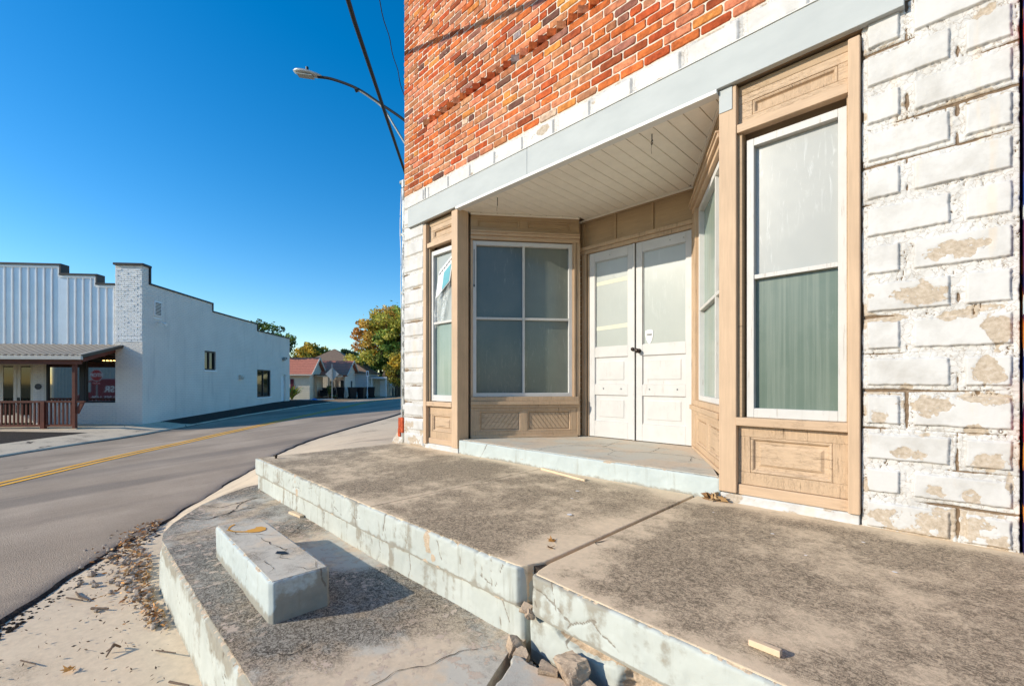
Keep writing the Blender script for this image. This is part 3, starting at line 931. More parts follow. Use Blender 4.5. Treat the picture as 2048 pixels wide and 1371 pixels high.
# --- splayed windows inside the recess
LW = Fr((-4.13, 3.43), (.83, 1.07), (1.07, -.83))
RW = Fr((-1.20, 3.335), (-.745, 1.24), (-1.24, -.745))
for fr, L, s0, s1, mull, left in ((LW, 1.352, .028, 1.25, .646, True), (RW, 1.43, .03, 1.20, .41, False)):
    m = MB(fr); m.box(-.02, L + .03, -.16, -.13, .1, 2.87)
    m.box(0, s0, -.13, -.012, .656, 2.56); m.box(s1, L, -.13, -.012, .656, 2.56)
    m.build('window_reveal', MAT['tan'], BLD, bevel=.004)
    m = MB(fr); m.box(s1 + .012, s1 + .034, -.012, .012, .656, 2.555); m.box(s1 + .055, L - .005, -.012, .004, .19, 2.555)
    m.build('casing', MAT['tan_oldv'], BLD, bevel=.004)
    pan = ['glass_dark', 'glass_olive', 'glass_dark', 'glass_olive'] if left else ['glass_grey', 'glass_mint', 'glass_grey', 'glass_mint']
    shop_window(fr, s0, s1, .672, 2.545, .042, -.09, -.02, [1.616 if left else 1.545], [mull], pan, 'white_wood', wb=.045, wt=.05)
    rail('window_sill', fr, .001, L - .03, .55, .655, .0, 'tan_oldv', [(.62, .671, .02), (.575, .6195, .038), (.54, .5745, .018)])
    rail('header_rail', fr, .0, L - .02, 2.556, 2.65, .0, 'tan_h', [(2.556, 2.60, .012), (2.6005, 2.635, .036), (2.6355, 2.652, .05)])
    pm = .5 * (s0 + s1) if left else .62
    bulkhead('transom_panel', fr, .0, L - .02, 2.653, 2.868, [(.075, pm - .045, 2.70, 2.80), (pm + .045, s1 - .03, 2.70, 2.80)], .0, 'tan_dark', 'tan_dark')
    bulkhead('bulkhead', fr, .0, L - .05, .178, .539, [(.10, pm - .03, .255, .505), (pm + .045, s1 - .02, .255, .505)], .0, 'tan_oldv', 'tan_old', slats=[1, -1])
    m = MB(fr); m.box(.0, L - .04, -.05, .018, .178, .206); m.build('base_board', MAT['tan_old'], BLD, bevel=.003)
    m = MB(fr); m.box(0, L - .02, -.02, .02, 2.846, 2.867); m.build('cove', MAT['soffit'], BLD, bevel=.003)

m = MB(LW); m.box(.040, .047, -.0195, -.0175, 2.02, 2.44); m.box(.036, .052, -.0195, -.0172, 1.99, 2.02); m.build('frame_split', MAT['black'], BLD)
# --- door wall
DW = Fr((0, 4.6), (1, 0), (0, -1))
m = MB(DW)
m.box(-3.345, -3.275, -.12, .03, .177, 2.43); m.box(-1.957, -1.895, -.12, .03, .177, 2.43)
m.box(-3.36, -1.88, -.12, .026, 2.432, 2.475); m.box(-3.37, -1.87, -.12, .045, 2.476, 2.52)
m.box(-3.262, -3.245, -.08, .012, .177, 2.43)
m.build('door_casing', MAT['tan_oldv'], BLD, bevel=.005)
m = MB(DW); m.box(-3.40, -1.84, -.12, -.012, 2.521, 2.87)
for x in (-3.335, -2.88, -2.405, -1.95): m.box(x - .016, x + .016, -.012, .006, 2.5215, 2.83)
m.box(-3.351, -1.934, -.012, .010, 2.831, 2.868)
m.build('transom_panel', MAT['tan_dark'], BLD, bevel=.003)
m = MB(DW); m.box(-3.4, -1.85, -.02, .022, 2.8455, 2.8672); m.build('cove', MAT['soffit'], BLD, bevel=.003)
m = MB(DW); m.box(-3.30, -1.93, -.2, -.13, .15, 2.5); m.build('door_backing', MAT['black'], BLD)


def door(a0, a1, g0, g1, panemat, label):
    st0 = g0 - a0; st1 = a1 - g1
    m = MB(DW); d1 = .0; d0 = -.045
    zb = .186; zt = 2.428
    m.box(a0, g0, d0, d1, zb, zt); m.box(g1, a1, d0, d1, zb, zt)
    for (z0, z1) in ((zb, .375), (.695, .82), (1.148, 1.268), (2.315, zt)): m.box(g0, g1, d0, d1 - .0005, z0, z1)
    dr = m.build('door', MAT['door_white'], BLD, bevel=.003)
    dr['label'] = label
    w = MB(DW)
    for (z0, z1) in ((.375, .695), (.82, 1.148)):
        w.rings(g0, g1, z0, z1, [(0, -.002), (.004, -.012), (.012, -.018), (.05, -.018), (.056, -.016), (.06, -.012)])
    w.build('panel', MAT['door_white'], dr)
    p = MB(DW); p.box(g0 - .002, g1 + .002, -.030, -.024, 1.266, 2.317); pn = p.build('pane', MAT[panemat], dr)
    b = MB(DW); b.frame(g0, g1, 1.268, 2.315, .009, -.023, -.012); b.build('glazing_bead', MAT['door_white'], dr, bevel=.002)
    return dr


DL = door(-3.243, -2.623, -3.165, -2.712, 'glass_pale', 'left door leaf with two strips of tape across its glass')
DR = door(-2.604, -1.962, -2.528, -2.028, 'glass_pale', 'right door leaf with shield sticker and dark knob')
m = MB(DW); m.box(-2.640, -2.613, .001, .02, .186, 2.425); m.build('astragal', MAT['door_white'], DL, bevel=.004)
for z in (2.02, 1.475):
    m = MB(DW)
    m.face([DW.p(-3.163, -.0225, z), DW.p(-2.714, -.0225, z + .012), DW.p(-2.714, -.0225, z + .062), DW.p(-3.163, -.0225, z + .046)])
    m.build('tape_strip', MAT['tape'], DL, recalc=False)
# shield-shaped alarm sticker
m = MB(DW); sx, szz = -2.452, 1.345
shp = [(-.045, .075), (-.02, .084), (.02, .084), (.045, .075), (.046, .03), (.035, -.02), (.018, -.055), (0, -.075), (-.018, -.055), (-.035, -.02), (-.046, .03)]
k = len(m.v); n = len(shp)
m.v += [DW.p(sx + a, -.0235, szz + b) for a, b in shp] + [DW.p(sx + a, -.0185, szz + b) for a, b in shp]
for t in range(n): m.idx(k, [(t, (t + 1) % n, n + (t + 1) % n, n + t)])
m.idx(k, [tuple(n + t for t in range(n))])
STK = m.build('shield_sticker', MAT['sign_white'], DR)
m = MB(DW)
m.box(sx - .032, sx + .031, -.0185, -.0178, szz + .020, szz + .026)
for i in range(5): m.box(sx - .032 + i * .0135, sx - .023 + i * .0135, -.0185, -.0175, szz + .020, szz + .045)
m.build('sticker_print', MAT['ink'], STK)
m = MB(); c = DW.p(-2.565, .0, 1.20)
m.tube([DW.p(-2.565, -.002, 1.20), DW.p(-2.565, .008, 1.20)], .026, 14); m.tube([DW.p(-2.565, .008, 1.20), DW.p(-2.565, .035, 1.20)], .010, 10)
m.sphere(DW.p(-2.565, .052, 1.20), .027, 14, 8, (1, .8, 1))
m.tube([DW.p(-2.632, .02, 1.222), DW.p(-2.632, .034, 1.222)], .021, 12)
m.box  # noqa
m.build('door_knob', MAT['knob'], DR, smooth=True)
for (a, z, r_, d_) in ((-3.04, .772, .009, DL), (-2.80, .770, .009, DL), (-2.44, .768, .009, DR), (-2.12, .770, .009, DR), (-2.95, 2.365, .006, DL), (-2.20, 2.372, .006, DR), (-2.05, 2.365, .006, DR)):
    m = MB(); m.sphere(DW.p(a, .002, z), r_, 8, 5); m.build('bolt_head', MAT['galv'], d_)
# =================================================================== entrance step, porch, terrace, ground
def wall_strip(name, path, zt, zb, res, attrs_fn, parent, mat='riser', round_=.012, chip=.02, seed=0, side=1, yfn=None, lip=.05):
    P = np.array(path, dtype=float)
    seg = np.sqrt(((P[1:] - P[:-1]) ** 2).sum(1)); cum = np.concatenate([[0], np.cumsum(seg)])
    n = max(3, int(cum[-1] / res)); s = np.linspace(0, cum[-1], n)
    x = np.interp(s, cum, P[:, 0]); y = np.interp(s, cum, P[:, 1])
    tx = np.gradient(x); ty = np.gradient(y)
    L = np.hypot(tx, ty); tx /= L; ty /= L
    k = np.ones(9) / 9
    if n > 30:
        tx = np.convolve(np.pad(tx, 4, 'edge'), k, 'valid'); ty = np.convolve(np.pad(ty, 4, 'edge'), k, 'valid')
    nx, ny = ty * side, -tx * side
    H = zt - zb
    zs = np.concatenate([[0, 0], zt - zt + np.linspace(0, H, max(4, int(H / res)))])
    m = len(zs)
    S, D = np.meshgrid(s, zs, indexing='ij')
    off = np.zeros_like(S); off[:, 0] = -lip; off[:, 1] = -.018
    n1 = fbm(S * 6 + seed, D * 6, 4, seed); n2 = fbm(S * 28 + seed, D * 28, 4, seed + 7)
    # rounded, chipped arris
    r = round_ + chip * np.clip(n2 - .55, 0, 1) * 3
    dd = np.clip(1 - D / r, 0, 1)
    off = np.where(off < 0, off, -r * (1 - np.sqrt(np.clip(1 - dd ** 2, 0, 1))))
    off += np.where(D > .002, (n1 - .5) * .012 + (n2 - .5) * .005, 0)
    A = attrs_fn(S, D, n1, n2)
    if 'h' in A: off += A.pop('h')
    X = x[:, None] + nx[:, None] * off; Y = y[:, None] + ny[:, None] * off
    Z = zt - D - np.where(D < .002, 0.0035, 0)
    Z = np.where(np.arange(m)[None, :] == 0, zt - .006, Z)
    V = np.stack([X, Y, Z], -1).reshape(-1, 3)
    return np_mesh(name, V, grid_quads(n, m)[:, ::(1 if side > 0 else -1)], MAT[mat], A, parent)


def cracks_from(S, D, lines, wob=.0075, seed=0):
    c = np.zeros_like(S)
    for (s0, d0, s1, d1, w) in lines:
        t = np.clip(((S - s0) * (s1 - s0) + (D - d0) * (d1 - d0)) / ((s1 - s0) ** 2 + (d1 - d0) ** 2 + 1e-9), 0, 1)
        q = np.hypot(S - s0 - t * (s1 - s0) + (fbm(S * 22, D * 22, 3, seed) - .5) * wob * 3, D - d0 - t * (d1 - d0) + (fbm(S * 22, D * 22, 3, seed + 3) - .5) * wob * 3)
        c = np.maximum(c, 1 - sstep(w * .4, w * 1.5 + .003, q))
    return c


# ---- entrance step
STEP = MB()
STEP.prism([(-4.10, 3.285), (-1.215, 3.285), (-1.93, 4.70), (-3.36, 4.70), (-4.10, 3.6)], -.2, .177)
STEPO = STEP.build('entrance_step', MAT['recess_floor'], BLD)


def a_step(S, D, n1, n2):
    c = cracks_from(S, D, [(.86, 0, .83, .06, .004), (.83, .06, .74, .17, .003)], seed=3)
    d = .22 + .45 * sstep(.11, .16, D) + .3 * (1 - sstep(0, .012, D))
    d = d * (.35 + 1.2 * fbm(S * 3, D * 3, 3, 12))
    pl = .05 + (1 - sstep(0, .02, D)) * (n2 - .45) * 2.2 + np.clip(fbm(S * 5, D * 9, 3, 99) - .68, 0, 1) * 3
    return dict(crack=c, dirt=d, peel=pl, h=-.004 * c - .006 * sstep(.1, .17, D) * 0)


wall_strip('step_riser', [(-4.118, 3.62), (-4.122, 3.30), (-4.122, 3.252), (-4.11, 3.246), (-1.20, 3.246), (-1.188, 3.252), (-1.186, 3.36)], .177, -.02, .008, a_step, STEPO, mat='riser_blue', round_=.014, chip=.012, seed=5, side=1)

# ---- porch slabs
def yedge(x):
    return float(np.interp(x, [-5.58, -2.82, -1.36, -1.343, -.352, 2.2], [1.511, 1.45, 1.458, 1.447, 1.398, 1.28]))


PORCH = MB()
slabs = [(-5.57, -2.831), (-2.825, -1.374), (-1.350, 2.2)]
for (a, b) in slabs:
    n = 14
    poly = [(a + (b - a) * i / n, yedge(a + (b - a) * i / n + (1e-3 if i == 0 else -1e-3 if i == n else 0)) + .018) for i in range(n + 1)]
    if a < -5: poly = [(-5.56, 1.535)] + poly[1:]
    elif a < -2: poly = poly[:-1] + [(-1.46, yedge(-1.46) + .018), (-1.425, 1.485), (-1.408, 1.51), (-1.40, 1.55), (-1.378, 1.60), (-1.376, 1.66)]
    else: poly = [(-1.350, 1.60), (-1.342, 1.54), (-1.335, 1.50), (-1.32, 1.468)] + poly[1:]
    poly += [(b, 3.29), (a if a > -5 else -5.40, 3.29)]
    k = len(PORCH.v); m = len(poly)
    zt = lambda p: .0 + .021 * max(0, min(1, (p[1] - 1.45) / 1.8))
    PORCH.v += [(p[0], p[1], -.17) for p in poly] + [(p[0], p[1], zt(p)) for p in poly]
    for i in range(m): PORCH.idx(k, [(i, (i + 1) % m, m + (i + 1) % m, m + i)])
    PORCH.idx(k, [tuple(m + i for i in range(m))])
PORCHO = PORCH.build('porch_slab', MAT['porch'], None, bevel=.006)
tag(PORCHO, kind='structure')
m = MB(); m.mat = 0
m.box(-5.50, 2.2, 1.56, 3.3, -.9, -.175)
m.box(-1.44, -1.31, 1.545, 1.60, -.34, -.012)
m.build('porch_core', MAT['lip'], PORCHO)


def a_riser(seed, lines, peelamt=0, lowdirt=.3, topdirt=.4, H=.18, edgedirt=.8, top2=0):
    def fn(S, D, n1, n2):
        c = cracks_from(S, D, lines, seed=seed)
        d = .31 + topdirt * (1 - sstep(0, .03, D)) * (fbm(S * 2.3, D * 2, 3, seed + 2) > .45) + top2 * (1 - sstep(.002, .011, D + (n2 - .5) * .016)) + lowdirt * sstep(H * .80, H, D + (n1 - .5) * .05) + edgedirt * np.maximum(sstep(H - .010, H - .001, D + (n2 - .5) * .012), 0) + .5 * np.clip(fbm(S * 11, D * 1.2, 4, seed + 4) - .52, 0, 1) * 3.2
        pl = peelamt + (1 - sstep(0, .016, D)) * (n2 - .42) * 2.6 + sstep(H - .02, H, D) * (n2 - .4) * 1.6 + np.clip(fbm(S * 7, D * 7, 3, seed + 8) - .70, 0, 1) * 5
        return dict(crack=c, dirt=d, peel=pl, h=-.006 * c)
    return fn


rs = random.Random(5)
ln = []
for i in range(26):
    s = rs.uniform(.1, 4.2); d = rs.uniform(0, .09)
    ln.append((s, d, s + rs.uniform(-.06, .08), d + rs.uniform(.04, .11), rs.uniform(.0016, .0032)))
    if i % 3 == 0: ln.append((s, d + .05, s + rs.uniform(.05, .14), d + rs.uniform(.02, .09), .002))
ln += [(2.70, 0, 2.70, .09, .006), (3.10, 0, 3.07, .14, .005)]
pA = [(-5.545, 1.64), (-5.575, 1.56), (-5.57, 1.513)] + [(x, yedge(x)) for x in np.linspace(-5.53, -1.46, 26)] + [(-1.432, 1.462), (-1.420, 1.48), (-1.402, 1.53), (-1.38, 1.62)]
wall_strip('upper_riser', pA, 0.0, -.178, .008, a_riser(21, ln, H=.178), PORCHO, round_=.014, chip=.055, seed=8)
ln = []
for i in range(18):
    s = rs.uniform(.1, 4.2)
    ln.append((s, 0, s + rs.uniform(-.06, .06), .10, .0026)); ln.append((s + rs.uniform(-.03, .03), .10, s + rs.uniform(-.05, .05), .18, .0022))
pB = [(-5.54, 1.64), (-5.555, 1.57), (-5.55, 1.534)] + [(x, yedge(x) + .022) for x in np.linspace(-5.53, -1.46, 26)] + [(-1.428, 1.484), (-1.412, 1.50), (-1.40, 1.62)]
wall_strip('lower_riser', pB, -.182, -.40, .008, a_riser(33, ln, .02, .7, .3, .20, .3, 1.1), PORCHO, round_=.010, chip=.035, seed=18)
# right of the big crack: slab edge pushed out, lower course broken
ln = [(.10, .05, .25, .06, .003), (.25, .06, .40, .12, .003), (.28, .0, .32, .1, .0025), (.4, .12, .52, .07, .003), (.40, .12, .36, .17, .003), (.16, .04, .2, .13, .002), (.5, .08, .62, .13, .002), (.02, .09, .1, .16, .004)]
pC = [(-1.352, 1.62), (-1.343, 1.54), (-1.336, 1.47), (-1.328, 1.452)] + [(x, yedge(x)) for x in np.linspace(-1.31, 2.2, 30)]
wall_strip('upper_riser', pC, 0.0, -.172, .0065, a_riser(45, ln, .0, .1, .25, .17), PORCHO, round_=.012, chip=.02, seed=28)


def a_broken(S, D, n1, n2):
    f = a_riser(51, [(.1, 0, .13, .16, .003), (.33, .02, .36, .07, .003)], .03, .2, .2, .18)(S, D, n1, n2)
    top = .02 + .10 * np.clip(fbm(S * 5, S * 0, 3, 60) - .35, 0, 1)
    gone = 1 - sstep(top - .006, top + .006, D + (n2 - .5) * .02)
    gone = np.maximum(gone, sstep(.60, .66, S + (n2 - .5) * .08) * (1 - sstep(.98, 1.04, S + (n2 - .5) * .1)))
    f['h'] = f['h'] - gone * (.045 + .03 * n2)
    f['peel'] = f['peel'] + gone * 1.2
    return f


pD = [(-1.385, 1.62), (-1.372, 1.50), (-1.362, 1.478)] + [(x, yedge(x) + .028) for x in np.linspace(-1.34, 2.2, 30)]
wall_strip('lower_riser', pD, -.178, -.40, .0065, a_broken, PORCHO, round_=.008, chip=.06, seed=38)

# ---- lower terrace
arc = [(-5.80, 1.62), (-5.74, 1.46), (-5.52, 1.20), (-5.20, .925), (-4.95, .775), (-4.68, .63), (-4.45, .54), (-4.25, .505)]
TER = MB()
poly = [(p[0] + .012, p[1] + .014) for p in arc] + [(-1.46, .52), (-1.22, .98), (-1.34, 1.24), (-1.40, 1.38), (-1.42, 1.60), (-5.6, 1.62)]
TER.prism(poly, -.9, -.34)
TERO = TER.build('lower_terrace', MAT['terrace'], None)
tag(TERO, kind='structure')
TR = MB()
k = 0
# cracked-off slab, sunk and tipped away from the wall
poly = [(-1.40, .52), (-1.185, .98), (-1.262, 1.20), (-1.335, 1.345), (-1.18, 1.352), (-1.06, 1.362), (-.95, 1.348), (-.6, 1.30), (0, 1.26), (2.2, 1.2), (2.2, .52)]
rr = random.Random(3)
jag = []
for i in range(len(poly)):
    a, b = poly[i], poly[(i + 1) % len(poly)]
    L = math.hypot(b[0] - a[0], b[1] - a[1]); kk = max(1, int(L / .028)) if i < 9 else 1
    for j in range(kk): jag.append((a[0] + (b[0] - a[0]) * j / kk + (rr.uniform(-.008, .008) if j else 0), a[1] + (b[1] - a[1]) * j / kk + (rr.uniform(-.010, .008) if j else 0)))
poly = jag
n = len(poly)
zt = lambda p: -.305 + .02 * (p[1] - 1.3)
TR.v += [(p[0], p[1], -.85) for p in poly] + [(p[0] + rr.uniform(-.003, .003), p[1] + rr.uniform(-.003, .003), zt(p)) for p in poly]
for i in range(n): TR.idx(0, [(i, (i + 1) % n, n + (i + 1) % n, n + i)])
TR.idx(0, [tuple(n + i for i in range(n))])
tag(TR.build('broken_slab', MAT['terrace_blue'], None, bevel=.008), kind='structure')
m = MB(); m.box(-1.5, 2.2, .62, 1.6, -.8, -.415); m.build('crack_bed', MAT['aggregate'], TERO)


def a_ter(S, D, n1, n2):
    rs2 = random.Random(9); L = []
    for i in range(40):
        s = rs2.uniform(0, 7)
        L.append((s, 0.0, s + rs2.uniform(-.05, .08), rs2.uniform(.1, .3), .0025)); L.append((s, .12, s + rs2.uniform(.05, .2), .2 + rs2.uniform(-.1, .08), .002))
    c = cracks_from(S, D, L, seed=71)
    d = .33 + .9 * (1 - sstep(0, .12, D + (n1 - .5) * .2)) * fbm(S * 3.1, D, 3, 72) * 1.5 + .35 * sstep(.27, .36, D) + .6 * np.clip(fbm(S * 5, D * 1.2, 4, 74) - .5, 0, 1) * 3
    pl = (1 - sstep(0, .05, D + (n2 - .5) * .06)) * .9 * sstep(.36, .58, n2) + .03
    # crumbled corner with bare aggregate
    cor = sstep(1.35, 1.5, S) * (1 - sstep(1.95, 2.1, S)) * (1 - sstep(.06, .15, D + (n2 - .5) * .06))
    pl = np.maximum(pl, cor * 1.3)
    return dict(crack=c, dirt=d, peel=pl, h=-.006 * c - cor * (.02 + .05 * n2) - .012 * (pl > .6) * n2)


wall_strip('terrace_riser', arc + [(-4.0, .5), (-3.0, .498), (-2.0, .502), (-1.3, .5), (2.2, .49)], -.34, -.86, .0095, a_ter, TERO, round_=.02, chip=.06, seed=61)

# ---- step block standing on the terrace
BLK = thing('step_block', (-2.98, .87, -.34), 'long pale blue concrete step block with orange paint mark lying on the lower terrace', 'concrete block')
m = MB(); m.prism([(-3.575, .742), (-2.388, .722), (-2.383, .985), (-3.575, .995)], -.345, -.135)
bt = m.build('block_top', MAT['blocktop'], BLK)
bp = [(-3.0, 1.005), (-3.57, 1.008), (-3.588, .99), (-3.59, .745), (-3.575, .728), (-3.0, .718), (-2.40, .708), (-2.372, .724), (-2.368, .99), (-2.39, 1.004), (-3.0, 1.005)]


def a_blk(S, D, n1, n2):
    L = [(1.35, .02, 1.36, .17, .003), (1.65, .0, 1.62, .2, .003), (1.02, .03, 1.05, .18, .002), (2.3, .0, 2.32, .1, .004)]
    c = cracks_from(S, D, L, seed=81)
    d = .16 + .65 * sstep(.11, .20, D) + .5 * np.clip(fbm(S * 6, D * 1.5, 4, 82) - .5, 0, 1) * 3 + sstep(2.05, 2.10, S) * (1 - sstep(2.38, 2.42, S)) * (.35 + .5 * sstep(.03, .16, D))  # shade of the end face is painted in along with its dirt
    pl = (1 - sstep(0, .02, D)) * (n2 - .42) * 3 + np.clip(fbm(S * 6, D * 6, 3, 84) - .68, 0, 1) * 4
    return dict(crack=c, dirt=d, peel=pl, h=-.005 * c)


wall_strip('block_side', bp, -.134, -.36, .0065, a_blk, BLK, mat='riser_blue', round_=.012, chip=.035, seed=83)
m = Mt('orange_mark', .8, .3)
OM = m.out((.72, .36, .06))
# worn orange paint patch, a thin irregular film of paint
m = MB()
def film(mb, pts, z):
    mb.face([(p[0], p[1], z) for p in pts])
r4 = random.Random(2)
def ribbon_paint(pts, w, z):
    for i in range(len(pts) - 1):
        a = Vector(pts[i]); b = Vector(pts[i + 1]); t = (b - a).normalized(); n = Vector((-t.y, t.x))
        wa = w * r4.uniform(.5, 1.3); wb = w * r4.uniform(.5, 1.3)
        if i == 0: pw = wa
        m.face([(*(a + n * pw), z), (*(a - n * pw), z), (*(b - n * wb), z), (*(b + n * wb), z)]); pw = wb
ribbon_paint([(-3.53, .83), (-3.50, .80), (-3.45, .775), (-3.40, .77)], .006, -.1325)
ribbon_paint([(-3.43, .765), (-3.36, .785), (-3.31, .83), (-3.30, .88)], .010, -.1322)
film(m, [(-3.33, .86), (-3.30, .83), (-3.255, .86), (-3.235, .90), (-3.25, .945), (-3.30, .96), (-3.345, .945), (-3.36, .915), (-3.335, .905)], -.1318)
m.build('paint_mark', OM, BLK, recalc=False)
m = MB()
q = [(-2.76, .85), (-2.72, .875), (-2.70, .90), (-2.735, .905), (-2.765, .895), (-2.79, .87)]
m.face([(p[0], p[1], -.1318) for p in q]); m.build('hole', MAT['black'], BLK, recalc=False)

# ---- open cracks in the near concrete
def crack(pts, z, w, parent, seed, branch=True, mat='lip'):
    rg = random.Random(seed); P = [Vector((p[0], p[1])) for p in pts]; out = [P[0]]
    for i in range(len(P) - 1):
        L = (P[i + 1] - P[i]).length; k = max(2, int(L / .022)); t = (P[i + 1] - P[i]).normalized(); n = Vector((-t.y, t.x)); off = 0
        for j in range(1, k + 1):
            off = off * .6 + rg.uniform(-.008, .008)
            out.append(P[i] + (P[i + 1] - P[i]) * (j / k) + n * (off if j < k else 0))
    m = MB(); prev = None; N = len(out)
    for i, p in enumerate(out):
        t = (out[min(i + 1, N - 1)] - out[max(i - 1, 0)]).normalized(); n = Vector((-t.y, t.x))
        ww = w * rg.uniform(.25, 1.25) * min(1, .15 + 4 * i / N, .15 + 4 * (N - 1 - i) / N)
        zz = z(p) if callable(z) else z
        c = ((p + n * ww).x, (p + n * ww).y, zz), ((p - n * ww).x, (p - n * ww).y, zz)
        if prev: m.face([prev[0], prev[1], c[1], c[0]])
        prev = c
    return m.build('crack', MAT[mat], parent, recalc=False)


for i, (pts, w) in enumerate([([(-4.639, .605), (-4.765, .75), (-4.60, .884), (-4.706, 1.109), (-4.732, 1.367), (-4.723, 1.50)], .007), ([(-5.15, .93), (-4.938, 1.04), (-5.04, 1.319), (-5.137, 1.50)], .006),
                              ([(-4.60, .884), (-4.611, 1.028), (-5.0, 1.248), (-5.19, 1.452)], .005), ([(-1.60, .70), (-1.625, .974), (-1.565, 1.08), (-1.543, 1.25), (-1.461, 1.385)], .0018),
                              ([(-4.9, 1.5), (-4.82, 1.30), (-4.70, 1.12)], .003), ([(-3.9, 1.42), (-3.72, 1.28), (-3.60, 1.10)], .0025), ([(-4.3, .56), (-4.25, .75), (-4.38, .95)], .0025), ([(-2.2, .58), (-2.05, .7), (-2.1, .86)], .0025)]):
    crack(pts, -.3368, w, TERO, 300 + i)
for i, (pts, w) in enumerate([([(-2.90, 3.27), (-2.977, 3.40), (-2.965, 3.595), (-2.849, 3.869), (-2.617, 3.943), (-2.726, 4.512)], .0035), ([(-2.617, 3.943), (-2.359, 3.769), (-2.074, 3.923), (-1.721, 3.991), (-1.5, 3.813)], .0035),
                              ([(-2.074, 3.923), (-2.162, 4.297), (-1.978, 4.242)], .0025), ([(-1.543, 3.396), (-1.392, 3.406), (-1.30, 3.43)], .003), ([(-1.721, 3.991), (-1.60, 3.75), (-1.66, 3.6)], .002), ([(-2.36, 3.77), (-2.30, 3.55), (-2.1, 3.48)], .002)]):
    crack(pts, .1795, w, STEPO, 320 + i)
for i, (pts, w) in enumerate([([(-3.20, .871), (-2.916, .884), (-2.784, .924), (-2.678, .85), (-2.563, .916)], .0022), ([(-3.567, .766), (-3.276, .79), (-3.184, .891), (-3.05, .98)], .0016), ([(-2.672, .735), (-2.698, .78), (-2.527, .766), (-2.5, .73)], .0014), ([(-2.521, .862), (-2.42, .892), (-2.40, .94), (-2.52, .97)], .0016)]):
    crack(pts, -.1322, w, BLK, 340 + i)
zp = lambda p: .003 + .021 * max(0, min(1, (p[1] - 1.45) / 1.8))
crack([(-1.30, 1.93), (-1.345, 1.96), (-1.33, 1.985), (-1.312, 2.04)], zp, .004, PORCHO, 350)

# ---- sidewalk, apron, road
NEAR = [(1.5, -9), (-1.2, -4), (-2.4, -.5), (-2.95, 1.4), (-3.28, 2.87), (-3.37, 3.26), (-3.6, 3.9), (-3.66, 4.53), (-3.72, 4.91), (-3.98, 5.74), (-4.34, 7.38), (-4.84, 9.38), (-5.0, 11.13), (-4.9, 12.61), (-4.65, 14.65), (-4.4, 16.5), (-4.3, 20), (-4.6, 27), (-5.6, 40), (-8, 60), (-11, 90)]
CENT = [(-3.5, -9), (-5.6, -4), (-7.2, .5), (-8.2, 4), (-8.75, 7), (-8.95, 9.2), (-9.0, 10.9), (-8.98, 12.5), (-9.05, 14.2), (-9.1, 17.7), (-9.1, 20), (-9.0, 24), (-9.1, 30), (-9.5, 40), (-11, 60), (-14, 90)]
FAR = [(-8.5, -9), (-10.2, -4), (-11.4, .5), (-12.2, 6), (-12.7, 11), (-12.6, 12.2), (-12.45, 13.5), (-12.25, 15), (-12.35, 16.6), (-12.5, 18.5), (-12.6, 21), (-12.5, 24), (-12.3, 29), (-12.7, 36), (-13, 50), (-15, 75), (-17, 95)]


def curve(pts, n, f0=None, f1=None):
    P = np.array(pts, dtype=float)
    seg = np.hypot(*(P[1:] - P[:-1]).T); t = np.concatenate([[0], np.cumsum(seg)])
    # Catmull-like smoothing through dense interpolation
    d = np.linspace(0, t[-1], 2400); x = np.interp(d, t, P[:, 0]); y = np.interp(d, t, P[:, 1])
    k = np.hanning(61); k /= k.sum()
    xs = np.convolve(np.pad(x, 30, 'edge'), k, 'valid'); ys = np.convolve(np.pad(y, 30, 'edge'), k, 'valid')
    return xs, ys


def at_f(pts, fs):
    x, y = curve(pts, 0)
    return np.interp(fs, y, x)


FS = np.concatenate([np.linspace(-8, 1.5, 20), np.linspace(1.6, 12, 200), np.linspace(12.1, 30, 90), np.linspace(31, 88, 30)])
rn, rc, rf_ = at_f(NEAR, FS), at_f(CENT, FS), at_f(FAR, FS)
rough = (fbm(FS * 3.2, FS * 0, 4, 5) - .5) * .16 * np.clip(1.3 - FS / 14, .15, 1)
rn = rn + rough
zrv = np.vectorize(zr)


def to_world(r, f, z):
    return np.stack([(r - f) / S2, (r + f) / S2, z], -1)


T = np.array([0, .003, .012, .03, .08, .2, .35, .5, .65, .8, .92, 1])
R = np.where(T[None, :] <= .5, rn[:, None] + (rc - rn)[:, None] * (T[None, :] / .5), rc[:, None] + (rf_ - rc)[:, None] * ((T[None, :] - .5) / .5))
Fm = np.repeat(FS[:, None], len(T), 1)
Z = zrv(R, Fm) + .035
R[:, 0] += .055 + (fbm(FS * 9, FS * 0, 3, 31) - .5) * .09; Z[:, 0] -= .075; Z[:, 1] -= .018; Z[:, 2] -= .004
Zn = (fbm(R * .5, Fm * .5, 3, 8) - .5) * .02
road = np_mesh('road', to_world(R, Fm, Z + Zn * (np.arange(len(T)) > 2)).reshape(-1, 3), grid_quads(len(FS), len(T)), [MAT['asphalt'], MAT['lip']], None,
               fmat=(np.tile(np.arange(len(T) - 1), len(FS) - 1) < 1).astype(int))
tag(road, kind='structure')
# double yellow line
V = []; Qd = []
sel = (FS > -7) & (FS < 70)
fs = FS[sel]
for (o0, o1) in ((.08, .215), (-.215, -.08)):
    a = at_f(CENT, fs) + o0; b = at_f(CENT, fs) + o1
    base = len(V) if V == [] else sum(len(v) for v in V)
    base = sum(len(v) for v in V)
    ra = np.stack([a, b], 1); ff = np.repeat(fs[:, None], 2, 1)
    cz = zrv(ra, ff) + .035 + (fbm(ra * .5, ff * .5, 3, 8) - .5) * .02 + .008
    V.append(to_world(ra, ff, cz).reshape(-1, 3)); Qd.append(grid_quads(len(fs), 2) + base)
tag(np_mesh('centre_line', np.concatenate(V), np.concatenate(Qd), MAT['yellow']), kind='structure')

